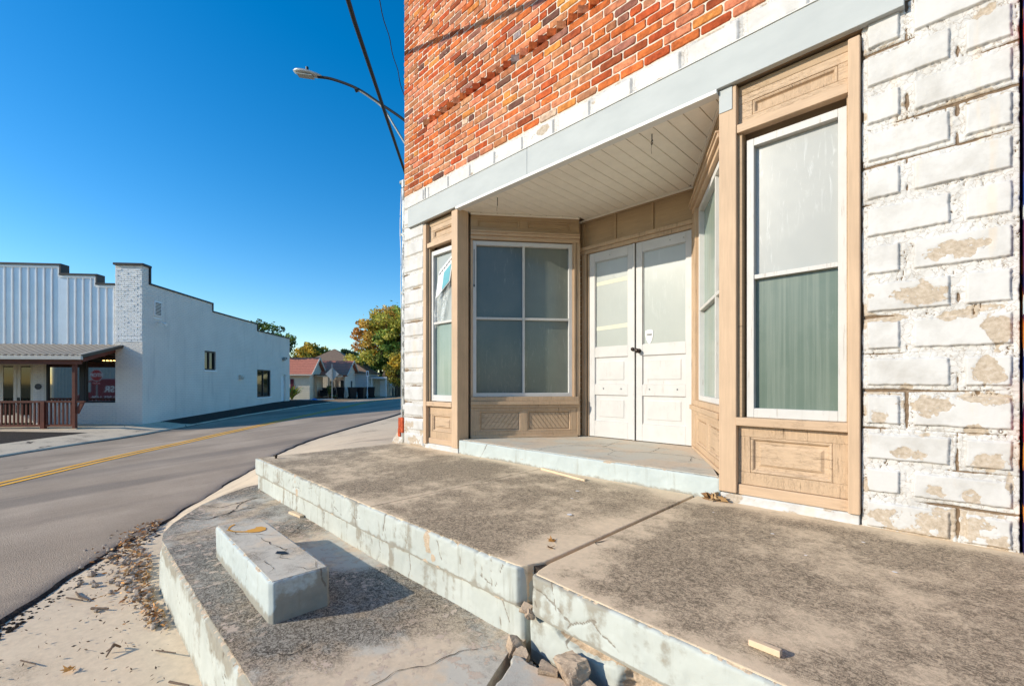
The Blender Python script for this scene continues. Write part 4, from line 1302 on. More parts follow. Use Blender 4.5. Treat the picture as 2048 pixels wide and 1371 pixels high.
# near sidewalk: flat concrete between the terrace and the asphalt, reaching back past the viewpoint
fs = np.concatenate([np.linspace(-8, 1.5, 16), np.linspace(1.6, 5.2, 80)])
ro = at_f(NEAR, fs) - .12
U = np.linspace(0, 1, 30)
inner = np.where(fs > 1, np.maximum(.55 * S2 - 0 - fs * -1 * -1, -99), 0)
# inner edge: a little inside the terrace face (Y = .56 -> r = .56*sqrt2 - f)
inner = np.clip(.62 * S2 - fs, -3.2, 7)
Rm = ro[:, None] + (np.maximum(inner, ro + .02) - ro)[:, None] * U[None, :]
Fm = np.repeat(fs[:, None], len(U), 1)
dist = (Rm - ro[:, None])
Zs = -.70 + (fbm(Rm * 1.5, Fm * 1.5, 3, 4) - .5) * .014
zo = zrv(Rm, Fm) - .005
w = sstep(0, .9, dist)
Zs = Zs * w + np.minimum(zo, -.66) * (1 - w)
tag(np_mesh('sidewalk', to_world(Rm, Fm, Zs).reshape(-1, 3), grid_quads(len(fs), len(U))[:, ::-1], MAT['sidewalk']), kind='structure')

# apron: pale concrete ramp sweeping from the porch end down to the asphalt
INN = [(-4.30, .66, -.66), (-4.75, .88, -.52), (-5.05, 1.02, -.40), (-5.40, 1.30, -.365), (-5.60, 1.50, -.36), (-5.56, 1.70, -.28), (-5.53, 2.05, -.10), (-5.50, 2.5, .0), (-5.38, 3.2, .012), (-5.30, 3.4, .0), (-5.30, 4.2, -.04), (-5.30, 6.0, -.12), (-5.30, 9.0, -.2), (-5.30, 14, -.25), (-8, 22, -.3)]
OUT = [(-3.70, 4.85), (-3.74, 5.0), (-3.85, 5.3), (-4.05, 5.95), (-4.2, 6.7), (-4.35, 7.4), (-4.55, 8.2), (-4.8, 9.2), (-4.97, 10.6), (-4.98, 11.4), (-4.88, 12.7), (-4.7, 14.2), (-4.4, 16.5), (-4.3, 20), (-4.5, 27)]
ns = 160; nu = 40
tt = np.linspace(0, len(INN) - 1, ns)
def samp(A, c): return np.interp(tt, np.arange(len(A)), [p[c] for p in A])
k = np.hanning(15); k /= k.sum()
sm = lambda a: np.convolve(np.pad(a, 7, 'edge'), k, 'valid')
ix, iy, iz = sm(samp(INN, 0)), sm(samp(INN, 1)), sm(samp(INN, 2))
orr, of = samp(OUT, 0), samp(OUT, 1)
orr = at_f(NEAR, of) - .15
ox, oy = (orr - of) / S2, (orr + of) / S2
oz = zrv(orr, of) - .01
U = np.linspace(0, 1, nu)[None, :]
AX = ix[:, None] + (ox - ix)[:, None] * U; AY = iy[:, None] + (oy - iy)[:, None] * U
su = U * U * (3 - 2 * U) * .75 + U * .25
AZ = iz[:, None] + (oz - iz)[:, None] * su + (fbm(AX * 1.3, AY * 1.3, 3, 9) - .5) * .03 * np.sin(np.pi * U)
tag(np_mesh('apron', np.stack([AX, AY, AZ], -1).reshape(-1, 3), grid_quads(ns, nu), MAT['apron']), kind='structure')

# earth sheet under everything, out to the horizon
gr = np.concatenate([[-900, -300, -120, -60], np.linspace(-40, 20, 31), [40, 90, 300, 900]])
gf = np.concatenate([[-900, -300, -100, -40], np.linspace(-16, 70, 44), [90, 150, 300, 900]])
GR, GF = np.meshgrid(gr, gf, indexing='ij')
GZ = zrv(GR, GF) - .12
GZ = np.where(GR > -2.5, -.95, GZ)
GZ = np.where(GR < -12, zrv(np.full_like(GR, -11.5), GF) - .02, GZ)
GZ = np.where((GR < -17) & (GF > 30), GZ + .05, GZ)
tag(np_mesh('ground', to_world(GR, GF, GZ).reshape(-1, 3), grid_quads(len(gr), len(gf)), MAT['grass']), kind='structure')

# far pavement with kerb along the white building
fs = np.concatenate([np.linspace(6, 32, 100)])
rk = at_f(FAR, fs) + (fbm(fs * 1.5, fs * 0, 3, 6) - .5) * .08
prof = [(.03, -.15, 1), (.0, .05, 1), (-.03, .075, 0), (-.14, .085, 0), (-.5, .1, 0), (-1.3, .19, 0), (-4.5, .23, 0)]
V = np.stack([to_world(rk + a, fs, zrv(np.full_like(fs, -11.5), fs) + b) for a, b, _ in prof], 1)
tag(np_mesh('far_pavement', V.reshape(-1, 3), grid_quads(len(fs), len(prof)), [MAT['far_walk'], MAT['lip']], None,
            fmat=((np.tile(np.arange(len(prof) - 1), len(fs) - 1) < 1) | ((np.repeat(fs[:-1], len(prof) - 1) > 17.3) & (np.tile(np.arange(len(prof) - 1), len(fs) - 1) > 2)) | ((np.repeat(fs[:-1], len(prof) - 1) < 14.2) & (np.tile(np.arange(len(prof) - 1), len(fs) - 1) > 4))).astype(int)), kind='structure')
# warm strip of ground and drive on the far side further up the street
fs = np.linspace(31, 80, 40)
rk = at_f(FAR, fs)
V = np.stack([to_world(rk + a, fs, zrv(np.full_like(fs, -11.5), fs) + b) for a, b in ((.3, .015), (-.6, .05), (-2.5, .07))], 1)
tag(np_mesh('verge', V.reshape(-1, 3), grid_quads(len(fs), 3), MAT['dirt']), kind='structure')
# =================================================================== white building across the street
RZ = math.atan2(.7735, .6337)


class LFr:
    """local frame of a rotated thing; z given in world height, d = local y"""
    def __init__(s, z0): s.z0 = z0
    def p(s, a, d, z): return (a, d, z - s.z0)


def L2W(a, b, z=0.0, o=(-13.7, 16.6)):
    return RF(o[0] + a * .995 - b * .0989, o[1] + a * .0989 + b * .995, z)


def text_mesh(txt, size, extrude, name, mat, parent, loc, rot=(math.pi / 2, 0, 0), bold=0.0, sx=1.0):
    cu = bpy.data.curves.new(name, 'FONT'); cu.body = txt; cu.size = size; cu.extrude = extrude; cu.align_x = 'CENTER'; cu.align_y = 'CENTER'; cu.offset = bold
    t = bpy.data.objects.new(name + '_tmp', cu); COL.objects.link(t)
    dg = bpy.context.evaluated_depsgraph_get()
    me = bpy.data.meshes.new_from_object(t.evaluated_get(dg))
    bpy.data.objects.remove(t); bpy.data.curves.remove(cu)
    me.name = name; me.materials.clear(); me.materials.append(mat)
    M = Matrix.Translation(loc) @ (Matrix.Rotation(rot[2], 4, 'Z') @ Matrix.Rotation(rot[0], 4, 'X')) @ Matrix.Diagonal((sx, 1, 1, 1))
    me.transform(M)
    o = bpy.data.objects.new(name, me)
    return link(o, parent, True)


WB = thing('white_building', RF(-13.7, 16.6, -.7), 'white painted brick building with stepped parapet, ribbed metal front and brown awning across the street', 'building', rz=RZ)
LB = LFr(-.7)
B0 = .33


def lbuild(mb, name, mat, parent=WB, bevel=0, smooth=False, **k):
    return mb.build(name, mat, parent, bevel=bevel, smooth=smooth, local=True, **k)


m = MB(LB)
OP = [(3.94, 4.86, 1.43, 2.32), (9.1, 10.86, .0, 1.6), (12.45, 13.1, -.56, 1.38)]
e = B0
for (b0, b1, z0, z1) in OP:
    m.box(-.28, 0, e, b0, -1.2, 2.9); m.box(-.28, 0, b0, b1, -1.2, z0); m.box(-.28, 0, b0, b1, z1, 2.9); e = b1
m.box(-.28, 0, e, 13.8, -1.2, 2.9)
m.box(-.28, 0, B0, 4.56, 2.9, 4.55); m.box(-.28, 0, 4.56, 9.08, 2.9, 4.18); m.box(-.28, 0, 9.08, 13.8, 2.9, 3.80)
m.box(-9, -.28, 13.52, 13.8, -1.2, 3.80); m.box(-9, -.28, 1.2, 13.52, 2.5, 2.62)
lbuild(m, 'side_wall', MAT['white_brick'])
m = MB(LB)
m.box(-.33, .05, B0, 4.60, 4.551, 4.61); m.box(-.33, .05, 4.605, 9.12, 4.181, 4.24); m.box(-.33, .05, 9.125, 13.86, 3.801, 3.86)
m.box(-.33, .048, 4.561, 4.60, 4.241, 4.549); m.box(-.33, .048, 9.081, 9.12, 3.861, 4.179)
m.box(-.98, .06, -.06, B0 + .08, 5.18, 5.26); m.box(-.2, .052, B0 + .002, B0 + .07, 4.611, 5.178)
lbuild(m, 'parapet_coping', MAT['dark_metal'], bevel=.006)
m = MB(LB); m.box(-.93, 0, 0, B0, -1.2, 5.18); lbuild(m, 'corner_pilaster', MAT['white_brick'])
# rough, hand-laid brick courses on the pilaster front
m = MB(LB); r = random.Random(4); z = 2.35; row = 0
while z < 5.05:
    a = -.925 + (0 if row % 2 else -.11)
    while a < -.01:
        a0 = max(a + .006, -.925); a1 = min(a + .212, -.006)
        if a1 - a0 > .03: m.box(a0, a1, -.006 - r.uniform(0, .016), .01, z + .006, z + .068)
        a += .22
    z += .075; row += 1
lbuild(m, 'raised_brick', MAT['white_far'], bevel=.006)
# windows and door of the side wall
for i, (b0, b1, z0, z1) in enumerate(OP[:2]):
    m = MB(LB)
    f = .07
    m.box(-.13, -.05, b0, b0 + f, z0, z1); m.box(-.13, -.05, b1 - f, b1, z0, z1); m.box(-.13, -.05, b0 + f, b1 - f, z0, z0 + f); m.box(-.13, -.05, b0 + f, b1 - f, z1 - f, z1)
    bm_ = .5 * (b0 + b1); m.box(-.12, -.055, bm_ - .035, bm_ + .035, z0 + f, z1 - f)
    w = lbuild(m, 'side_window', MAT['dark_metal'])
    for (q0, q1) in ((b0 + f, bm_ - .035), (bm_ + .035, b1 - f)):
        p = MB(LB); p.box(-.105, -.095, q0, q1, z0 + f, z1 - f); lbuild(p, 'pane', MAT['far_glass'], w)
    p = MB(LB); p.box(-.05, .035, b0 - .06, b1 + .06, z0 - .07, z0 - .002); lbuild(p, 'sill', MAT['white_far'], w)
b0, b1, z0, z1 = OP[2]
m = MB(LB); m.box(-.2, -.14, b0 + .05, b1 - .05, z0, z1 - .05); dd = lbuild(m, 'side_door', MAT['white_far'])
m = MB(LB); m.box(-.2, -.08, b0, b0 + .05, z0, z1); m.box(-.2, -.08, b1 - .05, b1, z0, z1); m.box(-.2, -.08, b0 + .05, b1 - .05, z1 - .05, z1); lbuild(m, 'frame', MAT['white_far'], dd)
m = MB(LB); m.box(-.005, .035, .60, .99, 3.42, 4.0)
v = lbuild(m, 'wall_vent', MAT['white_far'])
m = MB(LB)
for i in range(9): m.box(.036, .05, .64, .95, 3.47 + i * .055, 3.495 + i * .055)
lbuild(m, 'louvre', MAT['dark_metal'], v)
m = MB(LB); m.box(-.002, .02, .58, 1.02, 3.30, 3.35); m.tube([(.02, .85, 3.2 + .7), (.16, .80, 3.19 + .7), (.30, .74, 3.12 + .7)], .028); m.tube([(.26, .755, 3.14 + .7), (.40, .70, 3.08 + .7)], .05)
lbuild(m, 'security_camera', MAT['white_far'], smooth=False)
m = MB(LB); m.box(0, .14, 12.62, 12.82, 2.28, 2.42); m.box(.05, .2, 12.55, 12.68, 2.36, 2.5); m.box(.05, .2, 12.76, 12.9, 2.36, 2.5); lbuild(m, 'flood_light', MAT['galv'])
m = MB(LB); m.box(0, .12, 7.02, 7.30, 1.02, 1.26); m.sphere((.11, 7.16, 1.14 + .7), .12, 10, 6); lbuild(m, 'wall_lamp', MAT['cream'])
# ribbed metal front
TOPS = [(-9.2, -2.885, 5.13), (-2.884, -1.659, 4.78), (-1.658, -.93, 4.45)]
for (a0, a1, zt) in TOPS:
    m = MB(LB); m.box(a0, a1, .12, .3, 2.15, zt)
    k = math.ceil(a0 / .262)
    while k * .262 < a1:
        a = k * .262
        if a > a0 + .03:
            m.mat = 1; m.prism([(a - .022, .12), (a + .022, .12), (a + .012, .085), (a - .012, .085)], 2.17 + .7, zt - .09 + .7); m.mat = 0
        k += 1
    lbuild(m, 'metal_siding', [MAT['siding_metal'], MAT['white_far']], recalc=True)
m = MB(LB)
for i, (a0, a1, zt) in enumerate(TOPS):
    m.box(a0, a1 + (.07 if i < 2 else -.01), .05, .42, zt + .001, zt + .07)
    if i < 2: m.box(a1 + .005, a1 + .07, .06, .42, TOPS[i + 1][2] + .07, zt)
lbuild(m, 'front_coping', MAT['dark_metal'], bevel=.005)
m = MB(LB)
for i, (a0, a1, zt) in enumerate(TOPS):
    m.box(a0, a1, .082, .119, zt - .085, zt - .002)
    if i < 2: m.box(a1 - .05, a1 + .001, .081, .119, TOPS[i + 1][2] - .05, zt - .086)
m.box(-.99, -.932, .075, .118, 2.18, 4.36); m.box(-9.2, -.93, .078, .119, 2.10, 2.17)
lbuild(m, 'white_edge_trim', MAT['white_far'])
# ground floor front
BW = .15
m = MB(LB)
m.box(-2.12, -.93, BW, .3, -1.2, .10); m.box(-3.42, -2.12, BW, .3, -1.2, .10); m.box(-9.2, -.93, BW + .01, .3, 1.95, 2.15)
m.box(-3.78, -3.42, BW - .04, .3, -1.2, 1.95); m.box(-9.2, -4.95, BW, .3, -1.2, 1.95)
lbuild(m, 'front_wall', MAT['white_brick'])
for (a0, a1, mir) in ((-2.07, -.955, 1), (-3.36, -2.2, 1)):
    m = MB(LB); m.frame(a0, a1, .12, 1.94, .05, BW - .02, BW + .09)
    w = lbuild(m, 'front_window', MAT['dark_metal'])
    p = MB(LB); p.box(a0 + .05, a1 - .05, BW + .03, BW + .038, .17, 1.89); lbuild(p, 'pane', MAT['mirror_glass'], w)
m = MB(LB); m.box(-2.2, -2.07, BW - .03, .28, .10, 1.95); lbuild(m, 'mullion', MAT['dark_metal'])
m = MB(LB); m.box(-3.42, -3.36, BW - .03, .28, .10, 1.95); lbuild(m, 'mullion', MAT['cream'])
for i, (a0, a1) in enumerate(((-4.92, -4.36), (-4.345, -3.79))):
    m = MB(LB); m.frame(a0, a1, -.62, 1.56, .11, BW, BW + .05, wb=.28)
    d = lbuild(m, 'entrance_door', MAT['cream'], bevel=.004)
    p = MB(LB); p.box(a0 + .11, a1 - .11, BW + .015, BW + .025, -.34, 1.45); lbuild(p, 'pane', MAT['far_glass'], d)
    if i: p = MB(LB); p.box(a0 + .02, a0 + .09, BW - .03, BW - .001, .18, .30); p.box(a0 + .02, a0 + .09, BW - .03, BW - .001, .04, .14); p.box(a0 + .035, a0 + .06, BW - .07, BW - .031, -.25, .03); lbuild(p, 'lock_plate', MAT['black'], d)
m = MB(LB); m.box(-5.05, -3.78, BW - .03, .2, 1.57, 1.95); lbuild(m, 'door_head', MAT['cream'])
m = MB(LB); m.tube([(-3.6, BW - .045, .70 + .7), (-3.6, BW - .07, .70 + .7)], .105, 18); lbuild(m, 'round_plaque', MAT['plaque'])
m = MB(LB); m.box(-2.86, -2.80, BW - .02, BW - .001, -.24, -.14); lbuild(m, 'socket', MAT['galv'])
m = MB(LB); m.box(-9, -.95, BW + .31, BW + .33, -.7, 2); lbuild(m, 'interior_back', MAT['black'])
# warm lights seen through the top of the window
m = MB(LB)
for i in range(4):
    m = MB(LB); m.tube([(-1.42 + .12 * i, BW - .06, 1.66 + .7), (-1.355 + .12 * i, BW - .06, 1.655 + .7)], .014, 6); lbuild(m, 'string_light', MAT['lamp'])
# awning
ZA0, ZA1, BA = 2.2, 1.72, -1.52
m = MB(LB)
A0, A1 = -9.2, -.66
P = lambda a, t, dz=0: (a, .10 + (BA - .10) * t, ZA0 + (ZA1 - ZA0) * t + dz + .7)
k = len(m.v)
A1b = -.86
m.v += [P(A0, 0), P(A1, 0), P(A1b, 1), P(A0, 1), P(A0, 0, -.03), P(A1, 0, -.03), P(A1b, 1, -.03), P(A0, 1, -.03)]
m.idx(k, [(0, 1, 2, 3), (7, 6, 5, 4), (0, 4, 5, 1), (1, 5, 6, 2), (2, 6, 7, 3), (3, 7, 4, 0)])
a = -.80
while a > A0:
    m.mat = 1; m.bar(P(a, 0, .03), P(a - .04 if a < -1 else -.93, 1, .03), .085, .07); m.mat = 0; a -= .205
m.bar(P(A1, 0, .005), P(A1b, 1, .005), .05, .09)
lbuild(m, 'awning', [MAT['awning'], MAT['awning_rib']])
m = MB(LB); m.box(A0, A1b + .02, BA - .07, BA + .02, ZA1 - .11, ZA1 + .01); lbuild(m, 'gutter', MAT['gutter'], bevel=.01)
m = MB(LB); m.box(A0, -.95, BA + .03, BA + .12, ZA1 - .26, ZA1 - .04); m.bar((-.95, BA + .1, ZA1 - .12 + .7), (-.95, .1, ZA0 - .16 + .7), .06, .12); m.box(A0, -.95, -.5, -.42, 1.78, 1.9)
lbuild(m, 'awning_beam', MAT['redwood'])
for a in (-1.22, -4.95): m = MB(LB); m.box(a - .05, a + .05, -1.40, -1.30, -.92, ZA1 - .14); lbuild(m, 'awning_post', MAT['redwood'], bevel=.006)
m = MB(LB); m.box(-9, -1.1, -1.45, .14, -1.1, -.70); lbuild(m, 'deck', MAT['far_walk'])
RAIL = thing('porch_railing', L2W(-3.1, -1.35, -.80), 'red brown timber porch railing with square balusters in front of the white building', 'railing', rz=RZ)
LR = LFr(-.80)
m = MB(LR); m.box(-3.4, 1.82, -.045, .045, .17, .235); m.build('top_rail', MAT['redwood'], RAIL, local=True)
m = MB(LR); m.box(-3.4, 1.82, -.03, .03, -.63, -.56); m.build('bottom_rail', MAT['redwood'], RAIL, local=True)
m = MB(LR); m.box(.86, .98, -.06, .06, -.88, .23); m.build('post', MAT['redwood'], RAIL, local=True)
m = MB(LR); m.bar((2.12, 0, .18 + .8), (1.95, 0, -.18 + .8), .05, .12); m.bar((1.9, 0, .2 + .8), (2.2, 0, .2 + .8), .08, .05); m.build('brace', MAT['redwood'], RAIL, local=True)
bal = None
a = -3.35
while a < 1.8:
    if abs(a - .92) > .09:
        if bal is None:
            m = MB(LR); m.box(-.021, .021, -.02, .02, -.56, .17); bal = m.build('baluster', MAT['redwood'], RAIL, local=True); bal.location = (a, 0, 0)
        else:
            c = bal.copy(); COL.objects.link(c); c.parent = RAIL; c.location = (a, 0, 0)
    a += .125

# things reflected by that shop window: stop sign and red van on the near corner
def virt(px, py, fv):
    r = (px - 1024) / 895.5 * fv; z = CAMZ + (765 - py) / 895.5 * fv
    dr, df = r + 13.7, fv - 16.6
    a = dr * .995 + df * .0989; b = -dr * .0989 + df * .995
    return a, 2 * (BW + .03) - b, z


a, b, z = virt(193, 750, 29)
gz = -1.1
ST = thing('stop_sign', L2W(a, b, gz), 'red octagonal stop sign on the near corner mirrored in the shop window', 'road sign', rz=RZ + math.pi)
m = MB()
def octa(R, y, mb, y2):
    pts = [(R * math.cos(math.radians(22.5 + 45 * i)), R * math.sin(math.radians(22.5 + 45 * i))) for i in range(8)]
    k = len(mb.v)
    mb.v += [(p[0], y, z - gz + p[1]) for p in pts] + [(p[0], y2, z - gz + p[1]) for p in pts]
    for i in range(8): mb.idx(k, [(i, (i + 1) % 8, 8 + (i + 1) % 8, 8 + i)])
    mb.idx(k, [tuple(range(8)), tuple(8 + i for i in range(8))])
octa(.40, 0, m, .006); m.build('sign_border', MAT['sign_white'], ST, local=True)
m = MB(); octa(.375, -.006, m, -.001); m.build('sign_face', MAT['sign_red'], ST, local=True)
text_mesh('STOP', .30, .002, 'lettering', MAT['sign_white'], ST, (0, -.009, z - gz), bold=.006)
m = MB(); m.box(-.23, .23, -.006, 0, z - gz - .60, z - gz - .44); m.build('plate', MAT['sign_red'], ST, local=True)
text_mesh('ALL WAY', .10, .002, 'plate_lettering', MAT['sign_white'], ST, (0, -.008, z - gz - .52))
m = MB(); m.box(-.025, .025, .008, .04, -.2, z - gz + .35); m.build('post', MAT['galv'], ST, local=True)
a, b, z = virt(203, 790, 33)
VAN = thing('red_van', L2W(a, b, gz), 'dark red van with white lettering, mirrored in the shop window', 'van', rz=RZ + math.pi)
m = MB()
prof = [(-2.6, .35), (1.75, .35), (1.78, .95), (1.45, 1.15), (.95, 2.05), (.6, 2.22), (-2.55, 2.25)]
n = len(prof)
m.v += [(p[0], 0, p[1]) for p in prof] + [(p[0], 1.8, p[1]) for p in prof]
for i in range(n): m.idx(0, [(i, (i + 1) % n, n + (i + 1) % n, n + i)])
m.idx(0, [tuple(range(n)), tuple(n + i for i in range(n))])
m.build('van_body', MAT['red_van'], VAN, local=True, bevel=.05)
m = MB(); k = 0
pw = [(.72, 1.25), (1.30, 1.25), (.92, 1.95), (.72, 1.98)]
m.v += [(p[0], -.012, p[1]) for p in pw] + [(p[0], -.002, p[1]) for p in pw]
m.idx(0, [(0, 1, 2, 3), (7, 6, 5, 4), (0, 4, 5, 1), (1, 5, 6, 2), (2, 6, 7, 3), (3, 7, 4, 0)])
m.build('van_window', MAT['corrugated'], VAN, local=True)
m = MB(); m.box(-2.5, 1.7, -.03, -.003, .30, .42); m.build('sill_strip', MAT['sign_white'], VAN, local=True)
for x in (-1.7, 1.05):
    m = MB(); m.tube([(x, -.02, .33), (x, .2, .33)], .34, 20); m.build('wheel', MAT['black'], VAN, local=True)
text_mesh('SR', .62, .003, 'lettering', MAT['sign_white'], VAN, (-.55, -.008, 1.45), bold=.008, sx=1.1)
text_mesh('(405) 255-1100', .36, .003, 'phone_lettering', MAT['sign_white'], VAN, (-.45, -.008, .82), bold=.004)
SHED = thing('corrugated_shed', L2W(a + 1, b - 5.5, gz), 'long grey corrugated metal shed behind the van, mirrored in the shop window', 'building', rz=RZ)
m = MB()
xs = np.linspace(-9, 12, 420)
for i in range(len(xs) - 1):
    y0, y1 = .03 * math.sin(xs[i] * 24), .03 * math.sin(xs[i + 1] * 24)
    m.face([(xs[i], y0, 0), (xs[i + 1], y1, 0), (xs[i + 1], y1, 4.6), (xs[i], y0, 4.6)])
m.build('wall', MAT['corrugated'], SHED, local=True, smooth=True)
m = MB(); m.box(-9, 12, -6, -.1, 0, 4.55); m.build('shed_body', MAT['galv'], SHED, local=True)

# =================================================================== street lamp, cables, pipe, neighbour wall
LAMP = thing('street_lamp', RF(-2.6, 12.6, -.3), 'grey street lamp head on a curved double arm reaching out from behind the brick shop', 'street lamp')
q = lambda r, z, f=12.5: RF(r, f, z)
m = MB(); m.tube([q(-2.6, -.6, 12.6), q(-2.6, 5, 12.6), q(-2.6, 10.6, 12.6)], [.17, .15, .12], 14); m.build('pole', MAT['bark'], LAMP)
def smooth_path(pts, n=24):
    P = [Vector(p) for p in pts]; out = []
    for i in range(len(P) - 1):
        p0 = P[max(i - 1, 0)]; p1 = P[i]; p2 = P[i + 1]; p3 = P[min(i + 2, len(P) - 1)]
        for k in range(n):
            t = k / n
            out.append(.5 * ((2 * p1) + (p2 - p0) * t + (2 * p0 - 5 * p1 + 4 * p2 - p3) * t * t + (3 * p1 - p0 - 3 * p2 + p3) * t ** 3))
    out.append(P[-1]); return out
m = MB(); m.tube(smooth_path([q(-2.6, 7.75), q(-3.02, 8.17), q(-3.69, 8.63), q(-4.32, 9.04), q(-5.0, 9.30), q(-5.42, 9.37)], 8), .038, 8); m.build('arm', MAT['dark_metal'], LAMP, smooth=True)
m = MB(); m.tube(smooth_path([q(-2.6, 6.9), q(-3.02, 7.57), q(-3.27, 7.98), q(-3.6, 8.5), q(-4.0, 8.82), q(-4.33, 9.02)], 8), .028, 8); m.build('brace', MAT['galv'], LAMP, smooth=True)
# lamp head: flattened tapering body, lens beneath, photocell on top
hd = [(-5.30, .045, 9.38), (-5.42, .10, 9.40), (-5.60, .14, 9.435), (-5.82, .16, 9.47), (-5.98, .14, 9.50), (-6.08, .07, 9.515)]
m = MB(); N = 12
for (r_, w, zc) in hd:
    for i in range(N):
        t = 2 * math.pi * i / N
        m.v.append(q(r_, zc + .55 * w * math.sin(t) * (1 if math.sin(t) > 0 else .6), 12.5 + w * math.cos(t)))
for i in range(len(hd) - 1):
    for j in range(N): m.idx(0, [(i * N + j, i * N + (j + 1) % N, (i + 1) * N + (j + 1) % N, (i + 1) * N + j)])
m.idx(0, [tuple(range(N)), tuple((len(hd) - 1) * N + j for j in range(N))])
m.build('lamp_head', MAT['alu'], LAMP, smooth=True)
m = MB()
k = 0
m.v += [q(-5.55, 9.372, 12.40), q(-5.98, 9.43, 12.41), q(-5.98, 9.43, 12.59), q(-5.55, 9.372, 12.60), q(-5.55, 9.35, 12.40), q(-5.98, 9.41, 12.41), q(-5.98, 9.41, 12.59), q(-5.55, 9.35, 12.60)]
m.idx(0, [(0, 1, 2, 3), (7, 6, 5, 4), (0, 4, 5, 1), (1, 5, 6, 2), (2, 6, 7, 3), (3, 7, 4, 0)]); m.build('lens', MAT['glass_pale'], LAMP)
m = MB(); m.tube([q(-5.72, 9.52), q(-5.72, 9.64)], .04, 10); m.build('photocell', MAT['dark_metal'], LAMP)
m = MB(); m.tube([q(-4.28, 9.02), q(-4.38, 8.98)], .05, 8); m.build('clamp', MAT['dark_metal'], LAMP)

m = MB(); p0 = Vector((-10.55, 6.78, 5.80)); P1 = Vector((-5.596, 2.68, 5.565)); P2 = Vector((-3.89, 1.35, 5.485)); p3 = P2 + (P2 - P1) * 9
m.tube([p0, P1, P2, p3], .031, 10)
CB = m.build('power_cable', MAT['black'], None, loc=(-10.55, 6.78, 5.80)); tag(CB, 'thick black overhead cable slanting down beside the brick corner', 'cable')
m = MB(); pts = []
a0 = Vector((-11.05, 6.80, 8.76)); a1 = Vector((-8.25, 4.47, 8.54)); d = a1 - a0
for i in range(90):
    t = i / 89 * 5
    w = .010 * math.sin(i * 1.1)
    pts.append(a0 + d * t + Vector((w, w, .02 * math.cos(i * 1.1))))
m.tube(pts, .0105, 6)
tag(m.build('twisted_wire', MAT['black'], None, loc=tuple(a0)), 'thin wavy black wire higher up, between the thick cable and the brick corner', 'wire')

PIPE = thing('conduit_pipe', (-5.375, 3.30, 0), 'flaking grey conduit pipe clipped to the left corner of the brick shop', 'pipe')
m = MB(); m.tube([(-5.372, 3.292, -.02), (-5.372, 3.292, 1.8), (-5.375, 3.295, 3.52)], .033, 14); m.build('pipe', MAT['pipe'], PIPE, smooth=True)
m = MB(); m.tube([(-5.375, 3.295, 3.50), (-5.375, 3.295, 3.60)], .042, 12); m.tube([(-5.30, 3.295, 3.585), (-5.47, 3.30, 3.605)], .03, 10); m.build('pipe_cap', MAT['galv'], PIPE, bevel=.004)
for z in (.45, 1.25, 2.05, 2.85):
    m = MB(); m.box(-5.42, -5.30, 3.262, 3.325, z, z + .035); m.build('strap', MAT['galv'], PIPE, bevel=.003)
m = MB(); m.tube(smooth_path([(-5.41, 3.27, 3.5), (-5.44, 3.265, 3.0), (-5.405, 3.26, 2.5), (-5.425, 3.265, 2.2), (-5.385, 3.255, 1.6), (-5.40, 3.26, .9), (-5.385, 3.255, .1)]), .006, 6); m.build('loose_wire', MAT['white_trim'], PIPE)

# crumbling rendered brick base at the shop's left corner
ns, nt = 40, 34
s = np.linspace(0, 1, ns)[:, None]; t = np.linspace(0, 1, nt)[None, :]
xx = -5.325 - (.40 - .36 * t ** .8) * (1 - .25 * s) * (1 - .0 * s) + 0 * s
yy = 3.28 + s * 1.5 + 0 * t
zz = -.06 + .62 * t - .1 * s
n = (fbm(s * 9 + t * 2, t * 7 + s, 4, 15) - .5)
xx = xx + n * .09 * (1 - t * .5); zz = zz + n * .04
V = [np.stack([xx, yy + n * .05, zz], -1).reshape(-1, 3)]
Q = [grid_quads(ns, nt)]
# front closing face
fx = np.stack([xx[0], np.full(nt, -5.31)], 1); U = np.linspace(0, 1, 16)[None, :]
FX = xx[0][:, None] + (-5.31 - xx[0][:, None]) * U; FZ = np.repeat(zz[0][:, None], 16, 1); FY = yy[0][:, None] + n[0][:, None] * .05 + (fbm(FX * 20, FZ * 20, 3, 8) - .5) * .05 * np.sin(np.pi * U)
Q.append(grid_quads(nt, 16) + ns * nt); V.append(np.stack([FX, FY, FZ], -1).reshape(-1, 3))
VV = np.concatenate(V)
np_mesh('base_render', VV, np.concatenate(Q), MAT['block'], {'peel': .30 + .45 * (fbm(VV[:, 0] * 9, VV[:, 2] * 9 + VV[:, 1] * 5, 3, 2)), 'crack': VV[:, 0] * 0, 'joint': VV[:, 0] * 0 + .3}, BLD)
mb = MB(); rng = random.Random(8)
for (x0, x1, z0, z1, yy) in ((-5.47, -5.415, .20, .36, 3.25), (-5.405, -5.345, .16, .37, 3.245), (-5.50, -5.44, .10, .21, 3.262)):
    one_brick(mb, x0, x1, z0, z1, rng, yy); 
    mb.c = [(.50, .10, .04)] * len(mb.c)
mb.build('exposed_brick', MAT['brick'], BLD)

m = MB(); m.box(.216, 6, 3.20, 9, -.9, 6.5)
tag(m.build('mural_wall', MAT['mural'], None, loc=(3, 5, -.7)), 'neighbouring wall painted with a dark purple and red mural at the right edge', 'wall')
